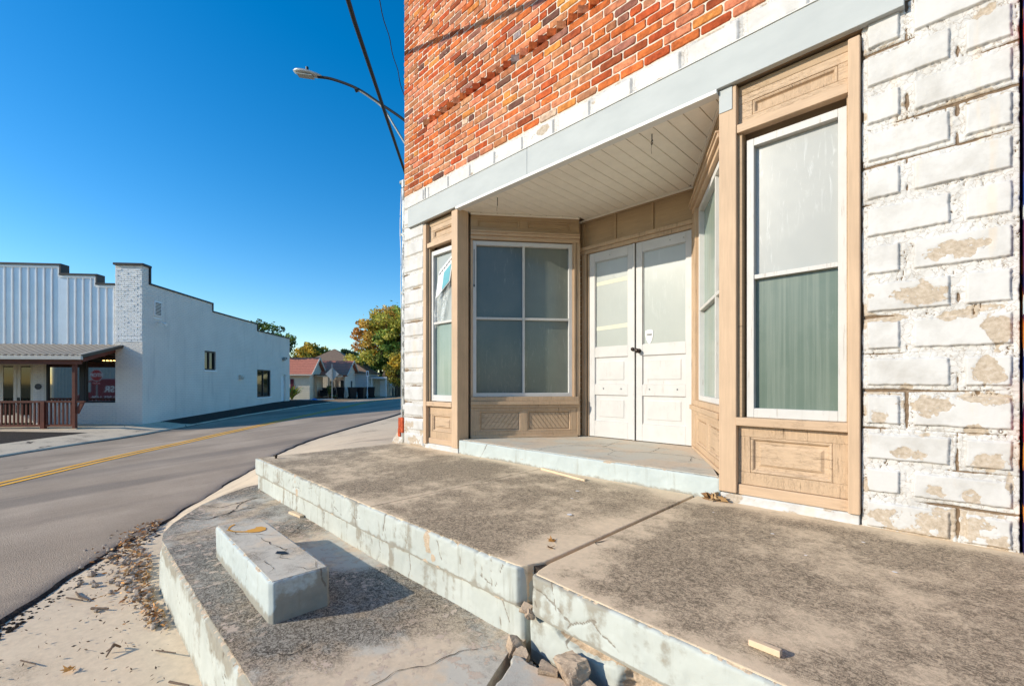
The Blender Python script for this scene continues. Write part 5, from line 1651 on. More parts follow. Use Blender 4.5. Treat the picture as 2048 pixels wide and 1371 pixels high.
# =================================================================== houses, trees, signs, bins further up the street
def leaves_mesh(pts, size, cols, rng, elong=1.7):
    n = len(pts)
    d = rng.normal(size=(n, 3)); d /= np.linalg.norm(d, axis=1)[:, None]
    u = rng.normal(size=(n, 3)); u -= (u * d).sum(1)[:, None] * d; u /= np.linalg.norm(u, axis=1)[:, None]
    w = np.cross(d, u)
    s = size * rng.uniform(.6, 1.4, size=(n, 1))
    a = pts + u * s * elong * .5; b = pts + w * s * .45; c = pts - u * s * elong * .5; e = pts - w * s * .45
    V = np.stack([a, b, c, e], 1).reshape(-1, 3)
    return V, np.arange(4 * n).reshape(n, 4)


def tree(loc, label, h, crown, palette, nclump=60, per=110, leaf=.16, seed=1, trunk_r=.22, group=None, name='autumn_tree', lean=(0, 0), clump_r=.55, cat='tree'):
    """crown = list of ellipsoids (dx, dy, z, rx, ry, rz) relative to loc (rf axes dx=right, dy=forward)"""
    rng = np.random.default_rng(seed); pr = random.Random(seed)
    T = thing(name, loc, label, cat, group)
    base = np.array(loc)
    R = lambda dx, dy: np.array(((dx - dy) / S2, (dx + dy) / S2, 0))
    m = MB()
    cz = np.mean([c[2] for c in crown]); top = base + R(crown[0][0], crown[0][1]) + np.array((0, 0, crown[0][2] + crown[0][5] * .4))
    m.tube([base - (0, 0, .3), base + (R(*lean) * .3) + (0, 0, h * .18), base + R(crown[0][0], crown[0][1]) * .5 + (0, 0, h * .4), top], [trunk_r * 1.25, trunk_r, trunk_r * .75, trunk_r * .12], 9)
    tips = []
    P = []; C = []
    ws = np.array([c[3] * c[4] * c[5] for c in crown]); ws /= ws.sum()
    for i in range(nclump):
        c = crown[rng.choice(len(crown), p=ws)]
        v = rng.normal(size=3); v /= np.linalg.norm(v); rr = rng.uniform(.25, 1.0) ** .5
        cc = base + R(c[0] + v[0] * rr * c[3], c[1] + v[1] * rr * c[4]) + np.array((0, 0, c[2] + v[2] * rr * c[5]))
        cr = clump_r * rng.uniform(.55, 1.35)
        k = int(per * rng.uniform(.5, 1.4))
        q = rng.normal(size=(k, 3)); q /= np.linalg.norm(q, axis=1)[:, None]
        q *= cr * rng.uniform(.15, 1, size=(k, 1)) ** .5 * np.array((1.15, 1.15, .8))
        P.append(cc + q)
        w = v[2] * .5 + rng.normal() * .6 + (v[0] * -.35)
        col = palette(w, rng)
        C.append(np.clip(np.array(col)[None, :] * rng.uniform(.65, 1.35, size=(k, 1)) * rng.uniform(.9, 1.1, size=(k, 3)), 0, .9))
        if i % 3 == 0: tips.append(cc)
        # stray twigs beyond the outline
        if rng.uniform() < .5:
            e = cc + (cc - (base + R(c[0], c[1]) + (0, 0, c[2]))) * .07
            k2 = 10; P.append(e + rng.normal(size=(k2, 3)) * cr * .5); C.append(np.repeat(np.array(col)[None, :], k2, 0))
    for t in tips:
        s = base + (np.array(top) - base) * pr.uniform(.35, .75)
        m.tube([s, (s + t) / 2 + np.array((0, 0, -.1)), t], [trunk_r * .3, trunk_r * .18, trunk_r * .05], 5)
    m.build('trunk', MAT['bark'], T, smooth=True)
    V, Q = leaves_mesh(np.concatenate(P), leaf, None, rng)
    np_mesh('crown', V, Q, MAT['leaf'], None, T, smooth=False, fcol=np.concatenate(C))
    return T


def pal_autumn(w, rng):
    if w > 1.0: return (.55, .27, .06)
    if w > .45: return (.62, .42, .09)
    if w > -.15: return (.56, .52, .10)
    if w > -.6: return (.34, .44, .09)
    return (.16, .26, .055)


def pal_yellow(w, rng): return (.60, .42, .05) if w > .3 else (.44, .34, .05) if w > -.2 else (.18, .20, .04)
def pal_green(w, rng): return (.26, .34, .07) if w > .2 else (.15, .24, .05) if w > -.4 else (.045, .09, .022)
def pal_dark(w, rng): return (.05, .085, .03) if w > 0 else (.03, .055, .02)


tree(RF(-11.7, 46, -.5), 'tall orange and green autumn tree standing just left of the brick shop', 9.5,
     [(-1.5, 0, 5.6, 2.9, 2.6, 3.3), (1.6, .4, 6.2, 3.0, 2.6, 3.4), (-3.3, -.4, 4.0, 1.9, 1.6, 1.2), (-1.2, .5, 8.0, 1.8, 1.6, 1.3)], pal_autumn, 230, 120, .17, 3, .32, clump_r=.62)
tree(RF(-10.7, 41.5, -.45), 'small golden tree drooping in front of the tall autumn tree', 4.0, [(.1, 0, 2.5, 1.15, 1.0, 1.5)], pal_yellow, 34, 110, .13, 9, .1, clump_r=.42, name='golden_tree')
tree(RF(-27.0, 60, -.4), 'round yellow autumn tree behind the red roofed house', 7.5, [(0, 0, 4.3, 2.3, 2.2, 2.0), (.9, 0, 4.9, 1.3, 1.3, 1.3)], pal_yellow, 70, 120, .2, 5, .25, clump_r=.6, name='yellow_tree')
tree(RF(-25.2, 67, -.4), 'dark evergreen tree right of the yellow tree, behind the houses', 7, [(.2, 0, 4.2, 2.2, 2, 1.8)], pal_dark, 50, 110, .2, 6, .25, clump_r=.6, name='evergreen_tree')
tree(RF(-21.4, 38, -.5), 'feathery green tree showing above the white building roof', 8, [(-1.4, 0, 5.75, 1.5, 1.5, 1.0), (0.3, 0, 5.6, 1.4, 1.5, 1.1), (2.0, 0, 4.9, 1.2, 1.2, .8)], pal_green, 62, 60, .13, 12, .2, clump_r=.42, name='green_tree')
tree(RF(-17.0, 58, -.5), 'distant green tree at the end of the street', 6, [(0, 0, 3.6, 3.2, 2, 2.4)], pal_green, 50, 100, .2, 16, .25, clump_r=.7, name='distant_tree')
tree(RF(-11.3, 66, -.5), 'far tree closing the street beyond the autumn tree', 6, [(0, 0, 3.0, 4.2, 2, 2.6)], pal_dark, 60, 100, .22, 17, .25, clump_r=.7, name='distant_tree')


class OFr:
    def __init__(s, z0): s.z0 = z0
    def p(s, a, d, z): return (a, d, z - s.z0)


def gable_roof(mb, a0, a1, b0, b1, ze, zr_, axis='a', t=.09, z0=0.0):
    """two sloped slabs with thickness; ridge along axis"""
    if axis == 'a':
        bm_ = (b0 + b1) / 2
        for (e, rdg) in ((b0, bm_), (b1, bm_)):
            k = len(mb.v)
            for dz in (0, -t):
                mb.v += [(a0, e, ze + dz - z0), (a1, e, ze + dz - z0), (a1, rdg, zr_ + dz - z0), (a0, rdg, zr_ + dz - z0)]
            mb.idx(k, [(0, 1, 2, 3), (7, 6, 5, 4), (0, 4, 5, 1), (1, 5, 6, 2), (2, 6, 7, 3), (3, 7, 4, 0)])
    else:
        am = (a0 + a1) / 2
        for (e, rdg) in ((a0, am), (a1, am)):
            k = len(mb.v)
            for dz in (0, -t):
                mb.v += [(e, b0, ze + dz - z0), (e, b1, ze + dz - z0), (rdg, b1, zr_ + dz - z0), (rdg, b0, zr_ + dz - z0)]
            mb.idx(k, [(0, 1, 2, 3), (7, 6, 5, 4), (0, 4, 5, 1), (1, 5, 6, 2), (2, 6, 7, 3), (3, 7, 4, 0)])


def gable_wall(mb, a, b0, b1, ze, zr_, z0, th=.12):
    k = len(mb.v)
    P = [(b0, ze), (b1, ze), ((b0 + b1) / 2, zr_)]
    mb.v += [(a - th, p[0], p[1] - z0) for p in P] + [(a, p[0], p[1] - z0) for p in P]
    mb.idx(k, [(0, 1, 2), (3, 4, 5), (0, 1, 4, 3), (1, 2, 5, 4), (2, 0, 3, 5)])


H0 = -.60
H1 = thing('red_roofed_house', RF(-16.5, 36.5, H0), 'cream clapboard house with two red shingle gables and a shaded front porch', 'house', rz=RZ)
F1 = OFr(H0)
hb = lambda mb, n, mt, par=H1, **k: mb.build(n, mt, par, local=True, **k)
m = MB(F1); m.box(-6.2, 0, 0, 3.4, H0, 1.55); gable_wall(m, 0, 0, 3.4, 1.56, 2.86, H0); hb(m, 'wall', MAT['clap_cream'])
m = MB(F1); m.box(-.5, 2.1, 4.2, 6.7, H0, 1.56); m.box(2.0, 2.1, 2.7, 4.2, H0, 1.56); gable_wall(m, 2.1, 2.7, 6.7, 1.57, 2.72, H0); hb(m, 'wall', MAT['clap_white'])
m = MB(F1); gable_roof(m, -6.5, .28, -.3, 3.7, 1.50, 2.98, 'a', .1, H0); hb(m, 'roof', MAT['shingle_red'])
m = MB(F1); gable_roof(m, -.6, 2.38, 2.3, 7.05, 1.48, 2.86, 'a', .1, H0); hb(m, 'roof', MAT['shingle_red'])
m = MB(F1)
for (a, b0, b1, ze, zr_) in ((.30, -.3, 3.7, 1.50, 2.98), (2.40, 2.3, 7.05, 1.48, 2.86)):
    bm_ = (b0 + b1) / 2
    m.bar((a, b0, ze - H0 - .04), (a, bm_, zr_ - H0 - .04), .05, .16); m.bar((a, b1, ze - H0 - .04), (a, bm_, zr_ - H0 - .04), .05, .16)
m.box(-6.5, .28, -.36, -.302, 1.42, 1.52); m.box(.3, 2.35, .9, .98, 1.34, 1.46)
hb(m, 'fascia_board', MAT['cream'])
m = MB(F1); m.box(0.05, 2.3, .8, 2.6, 1.46, 1.52); hb(m, 'porch_roof', MAT['shingle_grey'])
m = MB(F1); m.box(0.05, 2.0, .9, 4.2, H0 - .1, H0 + .17); hb(m, 'porch_floor', MAT['porch_dark'])
for a in (.1, 1.15): m = MB(F1); m.box(a, a + .12, .95, 1.07, H0 + .17, 1.36); hb(m, 'porch_post', MAT['tan'])
m = MB(F1); m.box(.35, .85, 4.13, 4.19, H0 + .17, 1.15); dr = hb(m, 'front_door', MAT['clap_white'])
m = MB(F1); m.box(.42, .58, 4.10, 4.129, -.2, 1.0); hb(m, 'pane', MAT['far_glass'], dr)
for (a0, a1, b, z0, z1) in ((1.25, 1.8, 4.14, -.1, 1.1), (-2.1, -1.5, -.06, .1, 1.15)):
    m = MB(F1); m.frame(a0, a1, z0, z1, .06, b, b + .05); w = hb(m, 'window', MAT['white_far'])
    m = MB(F1); m.box(a0 + .06, a1 - .06, b + .02, b + .03, z0 + .06, z1 - .06); hb(m, 'pane', MAT['far_glass'], w)
    if b < 0:
        m = MB(F1); m.box(a1 + .02, a1 + .27, b, b + .05, z0, z1); m.box(a0 - .27, a0 - .02, b, b + .05, z0, z1); hb(m, 'shutter', MAT['maroon'], w)
m = MB(F1); m.box(2.102, 2.14, 4.35, 5.05, -.25, 1.1); w = hb(m, 'window', MAT['white_far'])
m = MB(F1); m.box(2.141, 2.15, 4.42, 4.98, -.17, 1.02); hb(m, 'pane', MAT['far_glass'], w)
SOFA = thing('porch_sofa', RF(-15.9, 38.6, H0 + .17), 'dark sofa on the shaded porch of the red roofed house', 'sofa', rz=RZ)
m = MB(); m.box(-.5, .5, -.3, .3, .12, .42); m.build('seat', MAT['bin'], SOFA, local=True, bevel=.04)
m = MB(); m.box(-.5, .5, .2, .36, .421, .85); m.build('backrest', MAT['bin'], SOFA, local=True, bevel=.04)
for a in (-.58, .46): m = MB(); m.box(a, a + .12, -.32, .36, .1, .62); m.build('armrest', MAT['bin'], SOFA, local=True, bevel=.03)

H2 = thing('brown_hip_house', RF(-21.5, 56, -.5), 'house with a tall brown hip roof rising behind the red roofs', 'house', rz=RZ)
m = MB(); m.box(-3.6, 3.2, -4, 4, 0, 3.1); m.build('wall', MAT['clap_cream'], H2, local=True)
m = MB(); m.v = [(-4.0, -4.4, 3.1), (3.6, -4.4, 3.1), (3.6, 4.4, 3.1), (-4.0, 4.4, 3.1), (-.75, 0, 5.55), (-.6, 0, 5.55)]
m.idx(0, [(0, 1, 5, 4), (1, 2, 5), (2, 3, 4, 5), (3, 0, 4), (3, 2, 1, 0)]); m.build('roof', MAT['shingle_brown'], H2, local=True)

H3 = thing('pale_blue_house', RF(-13.9, 43, -.62), 'pale blue white house with a small porch on white posts beyond the red roofed house', 'house', rz=RZ)
m = MB(); m.box(-2.8, .05, 0, 5, 0, 2.35); m.build('wall', MAT['clap_blue'], H3, local=True)
m = MB(); m.v = [(-3.1, -.3, 2.35), (.35, -.3, 2.35), (.35, 5.3, 2.35), (-3.1, 5.3, 2.35), (-1.5, 1.2, 3.45), (-1.5, 3.8, 3.45)]
m.idx(0, [(0, 1, 4), (1, 2, 5, 4), (2, 3, 5), (3, 0, 4, 5), (3, 2, 1, 0)]); m.build('roof', MAT['shingle_brown'], H3, local=True)
m = MB(); m.box(.06, 1.75, .8, 4.6, 1.98, 2.10); m.build('porch_roof', MAT['shingle_grey'], H3, local=True)
m = MB(); m.box(.06, 1.7, .7, .8, 1.86, 2.03); m.build('porch_beam', MAT['white_far'], H3, local=True)
for (a, b) in ((.18, .8), (1.55, .8), (1.55, 4.4)): m = MB(); m.box(a, a + .12, b, b + .12, 0, 1.86); m.build('porch_post', MAT['white_far'], H3, local=True)
m = MB(); m.box(.06, 1.75, 2.6, 2.7, 0, 1.95); m.build('porch_wall', MAT['clap_cream'], H3, local=True)
m = MB(); m.box(.7, 1.25, 2.55, 2.6, .05, 1.7); m.build('front_door', MAT['white_far'], H3, local=True)
H4 = thing('tan_house', RF(-12.2, 49, -.62), 'low tan house half hidden under the autumn tree', 'house', rz=RZ)
m = MB(); m.box(-1.6, 2.4, 0, 5, 0, 2.3); m.build('wall', MAT['clap_cream'], H4, local=True)
m = MB(); gable_roof(m, -1.9, 2.7, -.3, 5.3, 2.25, 3.7, 'a', .1, 0); m.build('roof', MAT['shingle_grey'], H4, local=True)
m = MB(); m.box(.3, 1.1, -.06, -.001, .05, 1.9); m.build('doorway', MAT['black'], H4, local=True)

# signs
SG = thing('diamond_sign', RF(-14.3, 35.6, -.62), 'diamond road sign seen from its grey back on a steel post', 'road sign', rz=RZ)
m = MB(); m.box(-.035, .035, -.05, -.015, 0, 2.95); m.build('post', MAT['galv'], SG, local=True)
m = MB(); k = 0
m.v = [(0, 0, 1.62), (.52, 0, 2.15), (0, 0, 2.68), (-.52, 0, 2.15), (0, .012, 1.62), (.52, .012, 2.15), (0, .012, 2.68), (-.52, .012, 2.15)]
m.idx(0, [(0, 1, 2, 3), (7, 6, 5, 4), (0, 4, 5, 1), (1, 5, 6, 2), (2, 6, 7, 3), (3, 7, 4, 0)]); m.build('sign_plate', MAT['alu'], SG, local=True)
SG2 = thing('small_sign', RF(-12.85, 39.8, -.6), 'narrow white roadside sign on a thin post beside the black bins', 'road sign', rz=RZ)
m = MB(); m.box(-.03, .03, -.03, .0, 0, 2.35); m.build('post', MAT['sign_white'], SG2, local=True)
m = MB(); m.box(-.11, .11, -.05, -.031, 2.0, 2.5); m.build('sign_plate', MAT['sign_white'], SG2, local=True)
m = MB(); m.box(-.05, .06, -.056, -.051, 2.1, 2.42); m.build('arrow_panel', MAT['bin_grey'], SG2, local=True)


def make_bin(loc, label, k, open_=False):
    B = thing('wheelie_bin', loc, label, 'bin', 'black wheelie bins at the roadside', rz=RZ + k)
    m = MB(); m.v = [(-.24, -.28, .06), (.24, -.28, .06), (.24, .28, .06), (-.24, .28, .06), (-.33, -.38, 1.0), (.33, -.38, 1.0), (.33, .38, 1.0), (-.33, .38, 1.0)]
    m.idx(0, [(0, 3, 2, 1), (4, 5, 6, 7), (0, 1, 5, 4), (1, 2, 6, 5), (2, 3, 7, 6), (3, 0, 4, 7)]); m.build('bin_body', MAT['bin'], B, local=True, bevel=.03)
    m = MB(); m.box(-.35, .35, -.42, .42, 1.002, 1.06); m.build('lid', MAT['bin_grey'], B, local=True, bevel=.02)
    m = MB(); m.tube([(-.30, .30, .13), (-.24, .30, .13)], .13, 14); m.tube([(.24, .30, .13), (.30, .30, .13)], .13, 14); m.build('wheels', MAT['black'], B, local=True)
    m = MB(); m.tube([(-.25, .45, .98), (.25, .45, .98)], .02, 8); m.build('handle', MAT['bin'], B, local=True)
    return B


make_bin(RF(-15.1, 39.6, -.60), 'black wheelie bin standing alone against the porch corner', .1)
make_bin(RF(-13.9, 39.0, -.60), 'largest looking black wheelie bin, front of the pair at the kerb', .5)
make_bin(RF(-13.25, 39.5, -.60), 'black wheelie bin right of the front one at the kerb', -.2)
make_bin(RF(-12.95, 41.2, -.60), 'black wheelie bin behind the narrow white roadside sign', .2)
MBX = thing('mailbox', RF(-12.1, 45.5, -.55), 'white mailbox on a dark post beside the pale blue house', 'mailbox', rz=RZ)
m = MB(); m.box(-.05, .05, -.05, .05, 0, 1.05); m.build('post', MAT['black'], MBX, local=True)
m = MB(); m.tube([(-.26, 0, 1.2), (.26, 0, 1.2)], .13, 12); m.build('box', MAT['sign_white'], MBX, local=True)
m = MB(); m.box(-.45, .05, -.08, .08, .85, 1.04); m.build('shelf', MAT['cream'], MBX, local=True)
KB = MB(); KB.bar(RF(-17.2, 34.4, -.52), RF(-14.6, 36.7, -.53), .18, .13)
tag(KB.build('garden_kerb', MAT['white_far'], None, loc=RF(-16, 35.5, -.6)), 'white garden kerb in front of the red roofed house', 'kerb')
m = MB(); m.sphere(RF(-15.6, 35.3, -.50), .26, 10, 6, (1, .8, .45)); m.sphere(RF(-15.45, 35.25, -.52), .18, 8, 6, (1.3, .8, .4))
tag(m.build('blue_tarp', MAT['blue_tarp'], None, loc=RF(-15.6, 35.3, -.6), smooth=True), 'crumpled blue tarp on the white garden kerb', 'tarp')


def strap_plant(loc, label, h, n, seed, colr, name='garden_plant', spread=.6):
    T = thing(name, loc, label, 'plant'); rg = random.Random(seed); mb = MB()
    for i in range(n):
        az = rg.uniform(0, 6.28); L = h * rg.uniform(.6, 1.1); w = .07 * rg.uniform(.6, 1.5)
        ca, sa = math.cos(az), math.sin(az); prev = None; mb.col = tuple(c * rg.uniform(.6, 1.4) for c in colr(rg))
        for j in range(6):
            t = j / 5; rad = spread * L * (t ** 1.4); zz = L * (t - .45 * t * t * rg.uniform(.7, 1.2))
            ww = w * math.sin(math.pi * min(.98, t * .85 + .12))
            c = Vector(loc) + Vector((ca * rad, sa * rad, zz)); a = c + Vector((-sa * ww, ca * ww, 0)); b = c - Vector((-sa * ww, ca * ww, 0))
            if prev: mb.face([prev[0], prev[1], b, a])
            prev = (a, b)
    mb.build('foliage', MAT['leaf'], T, recalc=False)
    return T


strap_plant(RF(-17.1, 34.8, -.55), 'broad leaved yellow green plant against the end of the white building', 1.75, 80, 4, lambda r: (.30, .30, .05) if r.random() < .4 else (.10, .17, .03))
strap_plant(RF(-14.9, 37.4, -.55), 'low green plant with white blooms behind the diamond sign', .6, 40, 5, lambda r: (.6, .6, .5) if r.random() < .25 else (.12, .17, .04), name='flowering_plant')
strap_plant(RF(-15.35, 37.6, -.45), 'climbing plant on the porch post of the red roofed house', 1.7, 40, 6, lambda r: (.35, .30, .06) if r.random() < .3 else (.06, .1, .03), spread=.15, name='climbing_plant')

# =================================================================== small things close by
def stick(pts, r, label, name='twig', mat='twig'):
    m = MB(); m.tube(pts, r, 6)
    return tag(m.build(name, MAT[mat], None, loc=tuple(pts[0])), label, 'twig')


zs = -.688
stick([(-3.44, .23, zs), (-3.42, .20, zs + .035), (-3.36, .165, zs + .004)], [.006, .008, .004], 'forked pale stick lying alone on the sidewalk')
stick([(-3.435, .17, zs), (-3.405, .20, zs + .03)], [.004, .006], 'short prop of the forked stick on the sidewalk')
stick([(-4.56, .06, zs + .004), (-4.42, .075, zs + .012), (-4.33, .12, zs + .004)], [.006, .007, .004], 'longest bent twig near the road edge')
stick([(-4.49, .01, zs + .003), (-4.34, .09, zs + .01)], [.005, .004], 'thin twig crossing beside the bent twig')
stick([(-4.16, .13, zs + .002), (-4.06, .21, zs + .008)], [.009, .006], 'stubby dark twig in the middle of the sidewalk')
stick([(-3.66, -.17, zs), (-3.54, -.11, zs + .006)], [.004, .003], 'thin twig at the bottom left of the sidewalk')
stick([(-3.25, .37, zs), (-3.10, .44, zs + .02)], [.004, .003], 'dark twig close to the terrace wall')
stick([(-2.86, .38, zs), (-2.72, .44, zs + .02)], [.006, .004], 'thick twig leaning against the terrace foot')


def maple_leaf(loc, size, rz, label, col):
    m = MB(); m.col = col
    out = []
    lob = [(90, 1.0), (72, .55), (48, .9), (28, .45), (5, .75), (-20, .4), (-50, .35), (-90, .25), (230, .35), (200, .4), (175, .75), (152, .45), (132, .9), (108, .55)]
    for a, r_ in lob:
        t = math.radians(a) + rz
        out.append((loc[0] + size * r_ * math.cos(t), loc[1] + size * r_ * math.sin(t), loc[2] + .012 * (r_ ** 2) * (1 + .8 * math.sin(a))))
    c = (loc[0], loc[1], loc[2] + .004)
    for i in range(len(out)): m.face([c, out[i], out[(i + 1) % len(out)]])
    st = MB
    m.tube([(loc[0], loc[1], loc[2] + .004), (loc[0] - size * .9 * math.cos(math.radians(90) + rz), loc[1] - size * .9 * math.sin(math.radians(90) + rz), loc[2] + .006)], .0014, 5)
    return tag(m.build('fallen_leaf', MAT['dry_leaf'], None, loc=loc, recalc=False), label, 'leaf')


maple_leaf((-3.35, .02, zs + .003), .045, 2.2, 'ochre lobed leaf lying alone on the sidewalk', (.50, .24, .06))
maple_leaf((-1.52, 1.82, .006), .035, 1.0, 'small orange leaf on the porch slab near the big crack', (.36, .17, .04))
maple_leaf((-1.46, 1.74, .006), .028, 3.0, 'small brown leaf on the porch slab beside the orange one', (.22, .10, .03))
# leaf litter and pebbles gathered in the gutter
rng = np.random.default_rng(21)
def gutter_pts(n, spread, rng):
    k = rng.uniform(0, 1, n)
    x = -6.1 + 2.55 * k; y = np.interp(x, [-6.1, -5.4, -4.9, -4.3, -3.5], [.72, .46, .50, .42, .43])
    d = np.abs(rng.normal(0, 1, n)) * np.interp(x, [-6.1, -5.2, -4.6, -3.5], [.10, .17, .14, .03])
    return x + rng.normal(0, .05, n), y - d + .03
x, y = gutter_pts(430, .2, rng)
z = np.interp(x, [-6.1, -5.6, -5.0, -4.6, -4], [-.655, -.66, -.665, -.672, -.682]) + rng.uniform(.0, .03, len(x))
V, Q = leaves_mesh(np.stack([x, y, z], 1), .027, None, rng, 1.8)
V[:, 2] = np.maximum((V[:, 2] - np.repeat(z, 4)) * .45 + np.repeat(z, 4), np.repeat(z, 4) - .012)
cols = np.array([(.46, .22, .08), (.32, .15, .06), (.54, .33, .15), (.20, .11, .06), (.50, .25, .08)])[rng.integers(0, 5, len(x))] * rng.uniform(.7, 1.3, (len(x), 1))
o = np_mesh('leaf_litter', V, Q, MAT['dry_leaf'], None, None, smooth=False, fcol=cols); tag(o, 'brown leaf litter drifted along the gutter and terrace foot', 'leaf litter', None, 'stuff')


def stones(mb, xs, ys, zs, ss, rg):
    for X, Y, Z_, s in zip(xs, ys, zs, ss):
        k = len(mb.v); n = 7; mrow = 4
        sx, sy, szz = rg.uniform(.8, 1.4), rg.uniform(.7, 1.1), rg.uniform(.5, .8)
        for i in range(mrow + 1):
            t = math.pi * i / mrow
            for j in range(n):
                a = 2 * math.pi * j / n; q_ = s * rg.uniform(.8, 1.15)
                mb.v.append((X + q_ * sx * math.sin(t) * math.cos(a), Y + q_ * sy * math.sin(t) * math.sin(a), Z_ + q_ * szz * math.cos(t)))
        for i in range(mrow):
            for j in range(n): mb.idx(k, [(i * n + j, (i + 1) * n + j, (i + 1) * n + (j + 1) % n, i * n + (j + 1) % n)])


x, y = gutter_pts(240, .2, rng); rg = random.Random(6)
z = np.interp(x, [-6.1, -5.6, -5.0, -4.6, -4], [-.66, -.665, -.67, -.68, -.688])
m = MB(); stones(m, x, y, z, rng.uniform(.008, .026, len(x)), rg)
tag(m.build('pebbles', MAT['gravel'], None), 'grey pebbles mixed into the gutter litter', 'pebbles', None, 'stuff')
m = MB()
n = 420; fx = rng.uniform(1.9, 4.6, n)
rr = at_f(NEAR, fx) + rng.uniform(-.02, .16, n)
w = to_world(rr, fx, zrv(rr, fx) + .0)
stones(m, w[:, 0], w[:, 1], np.maximum(w[:, 2] - .01, -.70), rng.uniform(.006, .016, n), rg)
tag(m.build('road_grit', MAT['lip'], None), 'dark grit crumbled off the asphalt edge', 'grit', None, 'stuff')
# specks of litter and dirt over the sidewalk
n = 230
sx = rng.uniform(-5.0, -2.6, n); sy = rng.uniform(-.4, .46, n)
rc_ = (sx + sy) / S2; fc_ = (sy - sx) / S2
ok = rc_ > at_f(NEAR, fc_) + .15
V, Q = leaves_mesh(np.stack([sx, sy, np.full(n, zs + .004)], 1)[ok], .0085, None, rng, 2.4)
V[:, 2] = np.clip(V[:, 2], zs - .004, zs + .012)
o = np_mesh('dirt_specks', V, Q, MAT['twig'], None, None, smooth=False); tag(o, 'scattered dark bark specks on the pale sidewalk', 'debris', None, 'stuff')
# single stones
for i, (X, Y, s, lb) in enumerate([(-3.66, .40, .028, 'grey stone standing alone on the sidewalk by the terrace wall'), (-4.87, .15, .042, 'white stone at the asphalt edge'), (-4.50, .35, .026, 'brown stone left of the leaf drift'), (-4.18, .43, .05, 'largest pale stone against the terrace wall'), (-4.08, .43, .035, 'middling stone right of the largest pale stone'), (-4.26, .38, .03, 'flat stone in front of the leaf drift')]):
    m = MB(); stones(m, [X], [Y], [zs + s * .35], [s], rg); tag(m.build('stone', MAT['gravel'], None, loc=(X, Y, zs)), lb, 'stone')

# rubble in and beside the broken step
def chunk(c, size, rot, seed, label, mat='aggregate', name='concrete_chunk'):
    me = bpy.data.meshes.new(name); bm = bmesh.new(); bmesh.ops.create_cube(bm, size=1.0)
    bmesh.ops.subdivide_edges(bm, edges=bm.edges, cuts=7, use_grid_fill=True)
    rgn = np.random.default_rng(seed); M = Matrix.Rotation(rot[2], 3, 'Z') @ Matrix.Rotation(rot[1], 3, 'Y') @ Matrix.Rotation(rot[0], 3, 'X')
    P = np.array([v.co[:] for v in bm.verts])
    nz = fbm(P[:, 0] * 3 + P[:, 2] * 2 + seed, P[:, 1] * 3 - P[:, 2], 4, seed) - .5
    P = P * (1 + nz[:, None] * .34) + (rgn.random(P.shape) - .5) * .03
    for q in range(5):
        nn = rgn.normal(size=3); nn /= np.linalg.norm(nn); dd_ = P @ nn; lim = rgn.uniform(.42, .6); P = P - np.where(dd_ > lim, dd_ - lim, 0)[:, None] * nn[None, :]
    for v, p in zip(bm.verts, P): v.co = M @ Vector((p[0] * size[0], p[1] * size[1], p[2] * size[2]))
    bm.to_mesh(me); bm.free(); me.materials.append(MAT[mat])
    o = bpy.data.objects.new(name, me); o.location = c; link(o)
    return tag(o, label, 'rubble', 'rubble from the broken step')


chunk((-1.055, 1.375, -.262), (.125, .095, .085), (.1, -.25, -.35), 2, 'largest broken concrete chunk wedged under the cracked porch edge')
chunk((-1.148, 1.352, -.295), (.075, .055, .035), (.1, .1, .5), 3, 'flat pale chip left of the largest concrete chunk')
chunk((-.955, 1.375, -.30), (.08, .06, .05), (.3, .2, .1), 4, 'small broken lump just right of the largest concrete chunk')
chunk((-.87, 1.375, -.29), (.10, .05, .06), (.2, .1, .8), 5, 'upright shard of concrete at the bottom edge, under the slab')
chunk((-1.365, 1.452, -.165), (.05, .045, .03), (.4, .2, .1), 6, 'crumb of concrete lodged in the wide vertical crack')
chunk((-1.335, 1.45, -.175), (.04, .05, .03), (.1, .5, .8), 7, 'second crumb beside the one in the vertical crack')
chunk((-1.375, 1.405, -.315), (.07, .06, .06), (.3, .2, 1.1), 8, 'rough lump at the foot of the vertical crack')
chunk((-1.32, 1.385, -.325), (.06, .05, .045), (.5, .1, .2), 9, 'broken lump right of the one at the foot of the crack')
m = MB(); xs_ = rng.uniform(-1.40, -.75, 130); ys_ = np.interp(xs_, [-1.4, -1.3, -.75], [1.41, 1.40, 1.38]) + rng.normal(0, .022, 130)
stones(m, xs_, ys_, np.full(130, -.40) + rng.uniform(0, .06, 130), rng.uniform(.006, .02, 130), rg)
tag(m.build('rubble_grit', MAT['gravel'], None), 'fine rubble filling the gap below the broken step', 'rubble', None, 'stuff')


def offcut(A, B, w, h, label):
    m = MB(); m.bar(A, B, w, h)
    return tag(m.build('wood_offcut', MAT['offcut'], None, bevel=.002, loc=A), label, 'wood scrap')


offcut((-2.80, 3.205, .026), (-2.21, 3.085, .024), .035, .022, 'long thin wooden lath lying along the foot of the entrance step')
offcut((-.475, 1.548, .016), (-.385, 1.545, .016), .022, .020, 'short wooden offcut near the front edge of the porch')
offcut((-4.29, 1.452, -.33), (-4.07, 1.472, -.33), .04, .02, 'flat pale wooden scrap at the foot of the porch wall')
